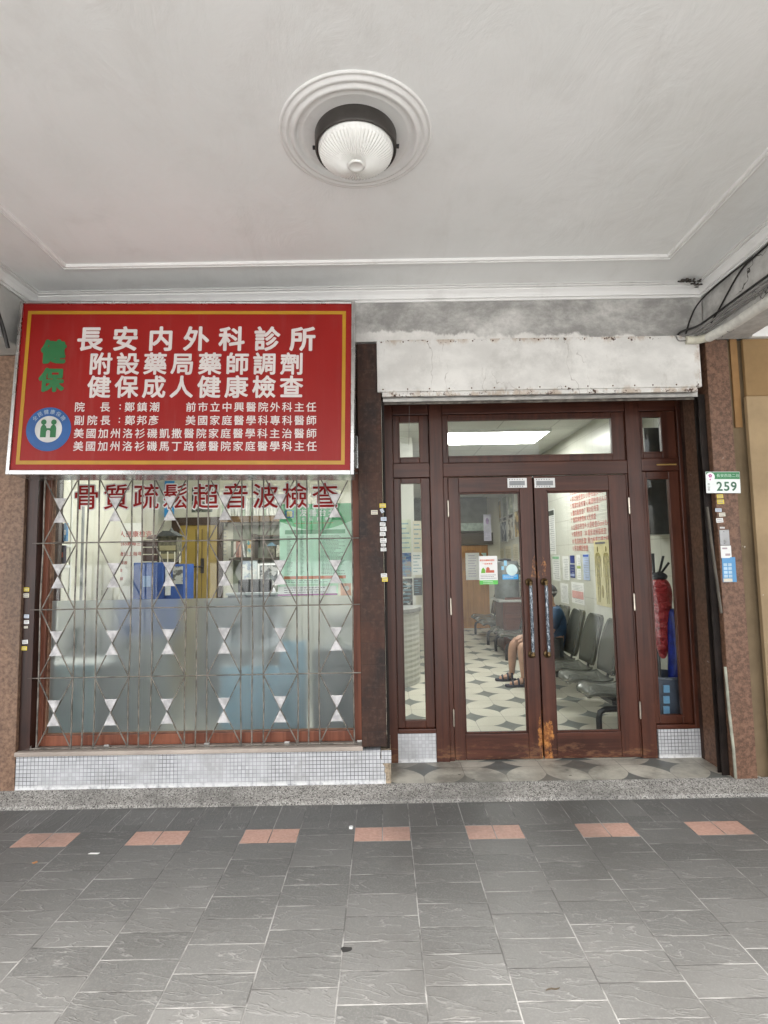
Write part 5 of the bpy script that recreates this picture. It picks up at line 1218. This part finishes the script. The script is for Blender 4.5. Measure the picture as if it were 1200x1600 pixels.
# blue cabinet with model house
Yb = 1.5
x0, x1 = P(208, 900, Yb).x, P(255, 900, Yb).x; zt = P(230, 879, Yb).z
bcab = thing('blue_file_box', 'large blue file box behind the iron bars', 'file box', ((x0+x1)/2, Yb+.15, zt-.5))
MB().box(x0, x1, Yb, Yb+.3, zt-.62, zt).build('body', plain('file_blue', (.030, .085, .30), .4, 0, .12), bcab, .006)
MB().box(x0+.09, x0+.16, Yb-.002, Yb-.0005, zt-.22, zt-.12).build('label', plain('file_label', (.20, .32, .55), .5), bcab)
x2 = P(285, 900, Yb).x
fb = thing('file_box', 'blue file box with white front papers beside the large blue one', 'file box', ((x1+x2)/2, Yb+.2, zt-.5))
MB().box(x1+.004, x2, Yb+.04, Yb+.3, zt-.62, zt-.02).build('body', plain('file_blue2', (.04, .10, .34), .4), fb, .005)
MB().box(x1+.006, x1+.055, Yb+.030, Yb+.0395, zt-.30, zt-.03).build('white_spine', M_white, fb); MB().box(x1+.075, x2-.01, Yb+.030, Yb+.0395, zt-.20, zt-.04).build('photo_sheet', mat_picture('grey_photo', [(.5, .5, .48), (.12, .12, .12)], 18), fb)
mh = thing('model_house', 'little wooden model house with a small tower on the blue boxes', 'model house', ((x1+x2)/2, Yb+.1, zt))
mx0, mx1 = P(246, 860, Yb+.05).x, P(276, 860, Yb+.05).x; zb_ = zt+.002; zr = P(260, 838, Yb+.05).z
M_mh = plain('model_wall', (.13, .12, .085), .7, 0, .5, 40); M_mr = plain('model_roof', (.055, .06, .06), .7, 0, .4, 30)
MB().box(mx0, mx1, Yb+.05, Yb+.18, zb_, zr).build('wall', M_mh, mh)
MB().prism([(mx0-.02, Yb+.03, zr+.001), (mx1+.02, Yb+.03, zr+.001), ((mx0*.35+mx1*.65), Yb+.03, zr+.05), (mx0*.7+mx1*.3, Yb+.03, zr+.05)], (0, .17, 0)).build('roof', M_mr, mh)
tx = P(265.5, 840, Yb+.05).x
tw_ = MB().box(tx-.026, tx+.026, Yb+.06, Yb+.11, zr+.02, P(265, 834, Yb+.05).z).build('tower', plain('tower_wall', (.30, .28, .20), .7), mh)
MB().lathe([(.05, 0), (.022, .026), (.005, .05), (.0005, .075)], (tx, Yb+.085, P(265, 833.5, Yb+.05).z), 8).build('tower_roof', M_mr, tw_)
for i in range(5):
    for j in range(2): MB().box(mx0+.02+i*(mx1-mx0-.03)/5, mx0+.05+i*(mx1-mx0-.03)/5, Yb+.046, Yb+.0495, zb_+.03+j*.075, zb_+.075+j*.075).build('window', plain('model_window', ((.35, .31, .18), (.05, .05, .04))[(i+j) % 2], .5), mh)
for px in (250, 262, 273, 281): MB().tube([tuple(P(px, 880, Yb+.03)), tuple(P(px, 862, Yb+.03))], .005, 6).build('post', M_paper2, mh)
bx0, bx1 = P(222, 860, Yb+.02).x, P(245, 860, Yb+.02).x
bs_ = thing('book_stack', 'stack of dark brown bound books with pale edges on the large blue box', 'books', ((bx0+bx1)/2, Yb+.1, zt))
for i in range(3):
    za, zb2 = P(233, 878-i*11.5, Yb).z, P(233, 868-i*11.5, Yb).z
    MB().box(bx0, bx1, Yb+.03, Yb+.22, za+.006, zb2+.006).build('book', plain('maroon_cover', (.050, .020, .017), .5, 0, .3), bs_, .006); MB().box(bx0+.004, bx1-.003, Yb+.032, Yb+.21, zb2+.0065, zb2+.0135).build('page_edge', M_paper2, bs_)
MB().lathe([(.07, 0), (.066, .03), (.04, .05), (.001, .055)], ((bx0+bx1)/2, Yb+.12, P(233, 844, Yb).z), 20).build('ornament', plain('maroon_cover', (.05, .02, .017)), bs_)
# poster with red print on the left
Yp = 1.9
a, b = P(147, 818, Yp), P(221, 937, Yp)
def redp(t, x0, x1, y0, y1, z0, z1):
    m = MB()
    def T(s, sz, px, py): q = P(px, py, Yp); m.string(s, sz, (q.x, y0-.006, q.z), bold=.012)
    T('成人健康檢查', .064, 176, 835); T('★40至65歲每三年', .045, 170, 850); T('★ 65歲以上每年', .045, 170, 866); T('檢查項目:血液尿液', .036, 152, 880); T('1 身體:一般理學檢', .036, 146, 892); T('2 血液:血糖膽固醇', .036, 146, 905); T('肝腎功能', .036, 162, 916); T('4 健康諮詢', .036, 146, 928)
    m.build('red_print', plain('pale_red_print', (.42, .07, .06), .6), t)
poster((a.x, Yp, a.z), (b.x, Yp, b.z), 'white health check poster printed in red behind the bars', M_white, 'poster', 'y', None, 'poster', redp)
a, b = P(240, 752, yb), P(272, 808, yb); poster((a.x, yb, a.z), (b.x, yb, b.z), 'plain sky blue sheet on the cream wall', plain('sky_sheet', (.04, .32, .72), .5), 'poster', 'y', None, 'poster')
a, b = P(190, 775, yb), P(216, 822, yb); poster((a.x, yb, a.z), (b.x, yb, b.z), 'pale framed certificate on the cream wall', mat_picture('pale_cert', [(.6, .6, .52), (.45, .52, .50), (.62, .6, .5)], 8), 'picture', 'y', None, 'framed_picture')
for a, b, lb, mt in (((148, 760), (170, 806), 'pale printed sheet high on the cream wall behind the second red character', M_white), ((346, 822), (356, 872), 'narrow cream strip of vertical writing beside the yellow door', M_paper2),
                     ((300, 762), (332, 800), 'dark framed group picture over the yellow door', mat_picture('group_pic', [(.10, .12, .10), (.32, .34, .28), (.05, .06, .05)], 12)), ((352, 758), (384, 796), 'greenish framed landscape right of the yellow door', mat_picture('green_pic', [(.12, .20, .13), (.40, .46, .36), (.06, .09, .07)], 10)),
                     ((400, 762), (430, 800), 'grey framed picture above the row of folders', mat_picture('grey_pic', [(.20, .22, .20), (.48, .50, .46), (.10, .11, .10)], 10))):
    a, b = P(*a, yb), P(*b, yb); sd2 = int(a.x*700); poster((a.x, yb, a.z), (b.x, yb, b.z), lb, mt, 'poster', 'y', 'sheets and pictures on the reception wall', 'wall_sheet', (lambda t, x0, x1, y0, y1, z0, z1: lines(t, M_soft, x0+.01, x1-.01, z0+.02, z1-.02, 8, y0-.0052, 'y', .8, sd2)) if mt in (M_white, M_paper2) else None)
# binders on the left
Yl = .75
for i, (pa_, pb_, ya, yb2, lb, col, mk) in enumerate((((84, 98, 818, 848, 'navy binder with a yellow mark behind the left bars', (.022, .020, .055), M_yel)), ((84, 92.5, 852, 881, 'dark binder with red and white mark, lower left', (.025, .03, .04), M_redtxt)), ((93, 101, 852, 881, 'second dark binder with a red mark, to the right of its twin', (.022, .020, .05), M_redtxt)), ((99, 104, 817, 846, 'thin bright blue binder beside the navy one', (.03, .22, .50), M_white)))):
    a, b = P(pa_, yb2, Yl), P(pb_, ya, Yl)
    t = thing('binder', lb, 'binder', (a.x, Yl, a.z)); MB().box(a.x, b.x, Yl, Yl+.03, a.z, b.z).build('spine', plain('binder_%d' % i, col, .45), t, .004)
    MB().box(a.x+(b.x-a.x)*.3, a.x+(b.x-a.x)*.7, Yl-.002, Yl-.0005, a.z+(b.z-a.z)*.35, a.z+(b.z-a.z)*.62).build('mark', mk, t)
ls = thing('shelf', 'pale shelf carrying the dark binders on the left', 'shelf', (-2.4, Yl, 1.2))
a = P(108, 0, Yl).x
for py in (849.5, 883): z = P(90, py, Yl).z; MB().box(-2.575, a, Yl-.02, Yl+.26, z-.022, z-.002).build('board', M_white, ls)
MB().box(-2.575, a, Yl+.262, Yl+.28, FL_Z, 2.2).build('back_panel', M_wallw, ls)
tag(MB().tube([(P(128, 800, 1.2).x, 1.2, FL_Z), (P(128, 800, 1.2).x, 1.2, 2.1)], .022, 12).build('grey_post', plain('post_grey', (.24, .25, .25), .4, .4)), 'grey metal post behind the first red characters', 'post')
kt = NT('grey_reflection'); _w = kt.m_('SINE', kt.m_('MULTIPLY', kt.x, 120.0))
cu = MB(); vs = []; n = 40; xa, xb = P(104, 800, 1.35).x, P(118, 800, 1.35).x
for i in range(n+1): x = xa+(xb-xa)*i/n; y = 1.35+.02*sin(i*1.1); vs += [(x, y, P(110, 865, 1.35).z), (x, y, 2.2)]
cu.add(vs, [(2*i, 2*i+2, 2*i+3, 2*i+1) for i in range(n)], True); tag(cu.build('curtain', plain('pale_reflection', (.50, .52, .55), .8)), 'pale hanging sheet standing in for a glass reflection beside the grey post', 'cloth')  # pale sheet stands in for a reflection in glass
# shelf unit with folders, model, photo on the right
Ys = 2.75
sf = thing('wall_shelf', 'brown wall shelf board with a row of white folders above', 'shelf', (P(390, 812, Ys).x, Ys, P(390, 812, Ys).z))
a, b = P(344, 816, Ys), P(446, 805, Ys)
MB().box(a.x, b.x, Ys, yb-.0005, a.z, b.z).build('board', plain('brown_board_wood', (.12, .065, .022), .5, 0, .3), sf)
r_ = random.Random(4); x = a.x+.01
while x < b.x-.05:
    w_ = r_.uniform(.025, .06); h_ = r_.uniform(.16, .25)
    fo = thing('folder', 'white or pale green folder standing in the row on the brown wall shelf', 'folder', (x+w_/2, Ys+.1, b.z+.001), 'folders on the brown wall shelf')
    MB().box(x, x+w_-.004, Ys+.02, Ys+.18, b.z+.001, b.z+h_).build('spine', plain('folder_%d' % r_.randint(0, 3), random.Random(r_.randint(0, 3)).choice([(.6, .6, .55), (.30, .38, .28), (.5, .55, .5), (.16, .2, .16)]), .5), fo, .003); x += w_
nk_ = thing('bookcase', 'grey green open bookcase behind the reception desk', 'bookcase', (P(405, 880, Ys).x, Ys, FL_Z))
a, b = P(357, 935, Ys), P(447, 818, Ys)
MB().box(a.x, b.x, yb-.012, yb-.001, FL_Z, b.z).build('back_panel', plain('niche_green', (.22, .24, .19), .6), nk_)
for py in (872, 836):
    z = P(400, py, Ys).z; MB().box(P(397, 880, Ys).x if py == 836 else a.x, b.x, Ys, yb-.013, z-.02, z).build('shelf_board', plain('dark_shelf', (.06, .045, .03), .5), nk_)
MB().box(P(396, 880, Ys).x-.012, P(396, 880, Ys).x+.012, Ys, yb-.013, P(400, 872, Ys).z+.001, P(400, 834, Ys).z).build('upright', plain('dark_shelf', (.06, .045, .03)), nk_)
zb_ = P(370, 871, Ys).z+.001
for i, (px, w_, h_, tilt, col, lb) in enumerate(((360, .030, .185, 0, (.10, .11, .08), 'dark green upright book at the left end of the shelf'), (364, .026, .18, 0, (.55, .52, .45), 'cream upright book second on the shelf'), (368, .03, .185, .02, (.28, .13, .10), 'brick coloured book in the shelf row'), (373, .034, .17, .05, (.50, .30, .24), 'salmon coloured book in the shelf row'), (380, .02, .19, .16, (.62, .62, .6), 'white book leaning steeply in the shelf row'))):
    q = P(px, 871, Ys); t = thing('book', lb, 'book', (q.x, Ys+.06, zb_)); MB().prism([(q.x, Ys+.02, zb_), (q.x+w_, Ys+.02, zb_), (q.x+w_-tilt*h_, Ys+.02, zb_+h_), (q.x-tilt*h_, Ys+.02, zb_+h_)], (0, .15, 0)).build('cover', plain('cover_%d' % i, col, .5, 0, .2, 20), t)
a, b = P(384, 871, Ys), P(395, 843, Ys); poster((a.x, Ys+.05, a.z+.002), (b.x, Ys+.05, b.z), 'colourful book cover facing out at the end of the book row', mat_picture('cover_art', [(.12, .30, .34), (.60, .34, .10), (.55, .55, .45)], 14), 'book', 'y', None, 'book')
hs_ = thing('model_house', 'small model house with a blue gable in the bookcase', 'model house', (P(424, 870, Ys).x, Ys+.06, zb_))
a, b = P(417, 871, Ys), P(429, 853, Ys); mxx = (a.x+b.x)/2
MB().box(a.x, b.x, Ys+.03, Ys+.12, zb_, b.z).build('wall', M_mh, hs_); MB().prism([(a.x-.008, Ys+.02, b.z+.001), (b.x+.008, Ys+.02, b.z+.001), (mxx, Ys+.02, b.z+.045)], (0, .11, 0)).build('gable', plain('blue_gable', (.16, .28, .36), .6), hs_)
for dx in (-.015, .012): MB().box(mxx+dx-.006, mxx+dx+.006, Ys+.026, Ys+.0295, zb_+.02, zb_+.045).build('window', M_black, hs_)
a, b = P(431, 871, Ys), P(440, 856, Ys); tag(MB().box(a.x, b.x, Ys+.02, Ys+.10, zb_, b.z).box(a.x+.006, b.x-.006, Ys+.03, Ys+.09, b.z+.001, b.z+.03).build('ornament_box', plain('ivory_box', (.45, .44, .36), .5, 0, .4, 50)), 'little ivory ornament box beside the blue gabled house', 'ornament')
a, b = P(406, 912, 2.3), P(434, 883, 2.3); poster((a.x, 2.3, a.z), (b.x, 2.3, b.z), 'dark framed landscape photograph above the reception desk', mat_picture('dark_photo', [(.02, .025, .025), (.10, .12, .12), (.34, .34, .32)], 9), 'picture', 'y', None, 'framed_picture', lambda t, x0, x1, y0, y1, z0, z1: MB().frame(x0-.02, x1+.02, z0-.02, z1+.02, .019, .019, .019, .019, y0-.01, y0-.0045).build('frame', M_white, t))
a, b = P(379, 915, 2.35), P(402, 876, 2.35); poster((a.x, 2.35, a.z), (b.x, 2.35, b.z), 'pale blue grey paper chart beside the dark photograph', mat_picture('pale_chart', [(.45, .50, .50), (.58, .58, .55), (.30, .34, .40)], 12), 'poster', 'y', None, 'poster')
# desk, dark chair, frosted shapes
dkk = thing('reception_desk', 'reception desk with backlit pale blue front added to brighten the frosted pane', 'desk', (-1.1, .9, FL_Z))
zt = P(400, 927, 1.1).z
a, b = P(357, 930, 1.1), P(438, 930, 1.1)
MB().box(a.x, b.x, 1.08, 1.11, zt-.34, zt-.012).build('screen_panel', plain('desk_grey', (.085, .10, .115), .4), dkk); MB().box(a.x-.01, b.x+.01, 1.05, 1.13, zt-.011, zt+.006).build('ledge', plain('ledge_grey', (.42, .45, .46), .3), dkk)
MB().box(P(356, 0, .45).x, P(436, 0, .45).x, .45, .50, FL_Z+.03, P(400, 1040, .45).z).build('front_panel', pale_sheet('pale_blue_panel', (.50, .72, .84)), dkk)  # translucent sheet added to brighten this part of the frosted pane
MB().box(P(438, 0, .42).x, P(474, 0, .42).x, .42, .46, FL_Z+.03, P(460, 1000, .42).z).build('side_panel', pale_sheet('pale_blue_panel', (.50, .72, .84)), dkk)  # second translucent sheet, added for the same brightening
ch = thing('office_chair', 'black office chair back behind the reception ledge', 'chair', (P(395, 0, 1.5).x, 1.5, FL_Z))
a, b = P(371, 928, 1.45), P(404, 905, 1.45)
MB().box(a.x, b.x+.12, 1.45, 1.50, a.z-.35, b.z).build('backrest', M_black, ch, .02); MB().box(a.x, b.x+.12, 1.51, 1.95, .50, .57).build('seat', M_black, ch, .02); MB().tube([((a.x+b.x)/2+.05, 1.72, FL_Z+.03), ((a.x+b.x)/2+.05, 1.72, .50)], .03, 12).build('post', M_black, ch)
c1 = thing('grey_cabinet', 'dark grey cabinet behind the frosted pane on the side of the dark pillar', 'cabinet', (P(515, 0, .6).x, .7, FL_Z))
MB().box(P(484, 0, .6).x, P(556, 0, .6).x, .60, .90, FL_Z+.02, P(500, 1012, .6).z).build('body', plain('cab_grey', (.10, .115, .12), .5), c1); MB().box(P(490, 0, .6).x, P(552, 0, .6).x, .590, .5995, FL_Z+.07, P(500, 1020, .6).z).build('door', plain('cab_grey2', (.13, .145, .15), .5), c1)
c2 = thing('filing_cabinet', 'dark filing cabinet behind the frosted pane under the blue boxes', 'cabinet', (P(205, 0, .8).x, .9, FL_Z))
MB().box(P(186, 0, .8).x, P(222, 0, .8).x, .80, 1.2, FL_Z+.02, P(200, 1030, .8).z).build('body', plain('cab_dark', (.07, .085, .09), .5), c2); MB().box(P(120, 0, 1.3).x, P(212, 0, 1.3).x, 1.30, 1.34, FL_Z+.6, P(150, 975, 1.3).z).build('shade_panel', plain('cab_mid', (.16, .18, .18), .5), c2)
c3 = thing('low_cupboard', 'backlit pale teal cupboard added to brighten the frosted pane at the left', 'cupboard', (P(140, 0, .75).x, .8, FL_Z))
MB().box(P(90, 0, .48).x, P(182, 0, .48).x, .48, .52, FL_Z+.02, P(130, 1036, .48).z).build('front', pale_sheet('pale_teal', (.44, .62, .66)), c3); MB().box(P(90, 0, .48).x, P(182, 0, .48).x, .521, .9, P(130, 1036, .48).z-.03, P(130, 1036, .48).z).build('top', M_white, c3)  # translucent front added so light from behind brightens the frosted pane
c4 = thing('blue_box_stack', 'pale blue boxes behind the frosted pane near the middle', 'boxes', (P(270, 0, 1.0).x, 1.0, FL_Z))
MB().box(P(205, 0, 1.48).x, P(285, 0, 1.48).x, 1.45, 1.85, FL_Z+.02, P(230, 879, 1.5).z-.63).build('stand', plain('stand_grey', (.20, .22, .22), .5), c4)

c5 = thing('sideboard', 'long dark sideboard added along the back of the reception to darken the frosted pane', 'sideboard', (-1.6, 2.4, FL_Z))
zt = 1.07
MB().box(P(70, 0, 2.3).x, P(276, 0, 2.3).x, 2.30, 2.60, FL_Z+.02, zt).build('body', plain('sideboard_dark', (.075, .085, .09), .5), c5); MB().box(P(70, 0, 2.3).x, P(276, 0, 2.3).x, 2.28, 2.62, zt+.001, zt+.03).build('top', plain('sideboard_top', (.20, .20, .19), .4), c5)  # dark mass added behind, to deepen the tone of the frosted pane
c6 = thing('filing_cabinet', 'dark blue grey filing cabinet added beside the reception chair to darken the frosted pane', 'cabinet', (P(340, 0, 2.0).x, 2.0, FL_Z))
MB().box(P(343, 0, 2.0).x, P(446, 0, 2.0).x, 2.0, 2.4, FL_Z+.02, 1.10).build('body', plain('filing_dark', (.055, .065, .075), .5), c6); MB().box(P(352, 0, 2.0).x, P(438, 0, 2.0).x, 1.988, 1.9995, .62, 1.05).build('drawer', plain('filing_drawer', (.07, .08, .09), .45), c6)  # other half of the dark mass added behind the frosted pane
# green poster stuck inside the clear pane
yg = .1412
a, b = P(437, 936, yg), P(551, 786, yg); gx0_, gx1_, gz0_, gz1_ = a.x, -.208, 1.253, b.z
gp = thing('green_poster', 'large pale green poster of printed tables stuck inside the window', 'poster', ((gx0_+gx1_)/2, yg, gz0_))
W, Hh = gx1_-gx0_, gz1_-gz0_
def G(u, v): return (gx0_+u*W, gz1_-v*Hh)
kg = NT('green_poster_paper'); _v = kg.step(kg.z, gz0_+.35*Hh, gz1_-.30*Hh)
MGP = kg.out(kg.mix(kg.step(kg.noise(5), .3, .7), (.62, .82, .70), (.70, .86, .77)), .5)
thin_sheet(MGP)
MB().box(gx0_, gx1_, yg, yg+.001, gz0_+.13*Hh, gz1_).build('sheet', MGP, gp)
yf_ = yg-.0006
def gbox(u0, u1, v0, v1, name, mat, d=0.0):
    (xa, za), (xb, zb2) = G(u0, v1), G(u1, v0); return MB().quad((xa, yf_-d, za), (xb, yf_-d, za), (xb, yf_-d, zb2), (xa, yf_-d, zb2)).build(name, mat, gp)
arc = [G(0.0, .0), G(1, .0)]+[G(1-i/16, .19+.10*sin(pi*i/16)) for i in range(17)]
MB().add([(x, yf_, z) for x, z in arc[::-1]], [tuple(range(len(arc)))]).build('header', thin_sheet(plain('poster_green', (.20, .60, .32), .5, 0, .15, 6)), gp)
MB().text('友善台北', .052, (G(.33, .098)[0], yf_-.0006, G(.33, .098)[1]), bold=.02, pitch=.064).build('title', M_white, gp)
MB().text('社區醫療', .024, (G(.325, .168)[0], yf_-.0006, G(.325, .168)[1]), bold=.02, pitch=.052).build('subtitle', M_white, gp)
gbox(.075, .20, .070, .150, 'logo_tile', plain('logo_blue', (.06, .20, .42), .5), .0004)
lg = MB()
for i in range(4): aa = pi/4+pi/2*i; q = G(.1375, .108); lg.ball((q[0]+cos(aa)*.012, yf_-.001, q[1]+sin(aa)*.012), .011, .0005, .011, 10, 6)
lg.build('logo_flower', plain('logo_yellow', (.60, .58, .20), .5), gp)
lines(gp, plain('brown_ink', (.42, .28, .14), .6), G(.2, 0)[0], G(.82, 0)[0], G(0, .225)[1], G(0, .200)[1], 1, yf_-.0006, 'y', .98, 60)
gbox(.075, .905, .285, .330, 'table_header', plain('table_green', (.09, .30, .16), .5), .0003)
for k, (u0, u1) in enumerate(((.10, .20), (.28, .36), (.57, .92))): lines(gp, plain('table_ink', (.18, .24, .21), .6), G(u0, 0)[0], G(u1-.02, 0)[0], G(0, .77)[1], G(0, .345)[1], 30, yf_-.0003, 'y', .7, 61+k, h=.38)
gbox(.06, .905, .785, .818, 'orange_band', plain('band_orange', (.62, .20, .10), .5), .0003)
lines(gp, M_ink, G(.06, 0)[0], G(.75, 0)[0], G(0, .86)[1], G(0, .825)[1], 2, yf_-.0004, 'y', .8, 66)
FT = thing('notice_strip', 'white notice strip with a green border and purple foot under the green poster', 'notice', (G(.3, .95)[0], yg, gz0_))
MB().box(gx0_-.012, G(.80, 0)[0], yg, yg+.001, gz0_, gz0_+.128*Hh).build('sheet', thin_sheet(plain('mint_border', (.56, .78, .62), .5)), FT)
MB().box(gx0_-.010, G(.775, 0)[0], yg-.0008, yg-.0004, gz0_+.02*Hh, gz0_+.105*Hh).build('white_field', M_white, FT)
MB().box(gx0_-.012, G(.79, 0)[0], yg-.0014, yg-.0009, gz0_+.004*Hh, gz0_+.024*Hh).build('purple_foot', plain('poster_purple', (.36, .12, .30), .5), FT)
lines(FT, M_ink, gx0_+.03, G(.62, 0)[0], gz0_+.03*Hh, gz0_+.10*Hh, 3, yg-.0012, 'y', .9, 70)
ob_ = thing('orange_card', 'orange card with a small drawing at the corner of the green poster', 'card', (G(.9, .9)[0], yg, gz0_))
MB().box(G(.83, 0)[0], gx1_-.012, yg, yg+.001, gz0_, gz0_+.128*Hh).build('sheet', plain('card_orange', (.62, .32, .20), .5), ob_)
q = ((G(.83, 0)[0]+gx1_)/2, gz0_+.075*Hh); MB().disc((q[0], yg-.0008, q[1]), .017, 18).build('drawing', plain('card_face', (.62, .60, .54), .5), ob_)
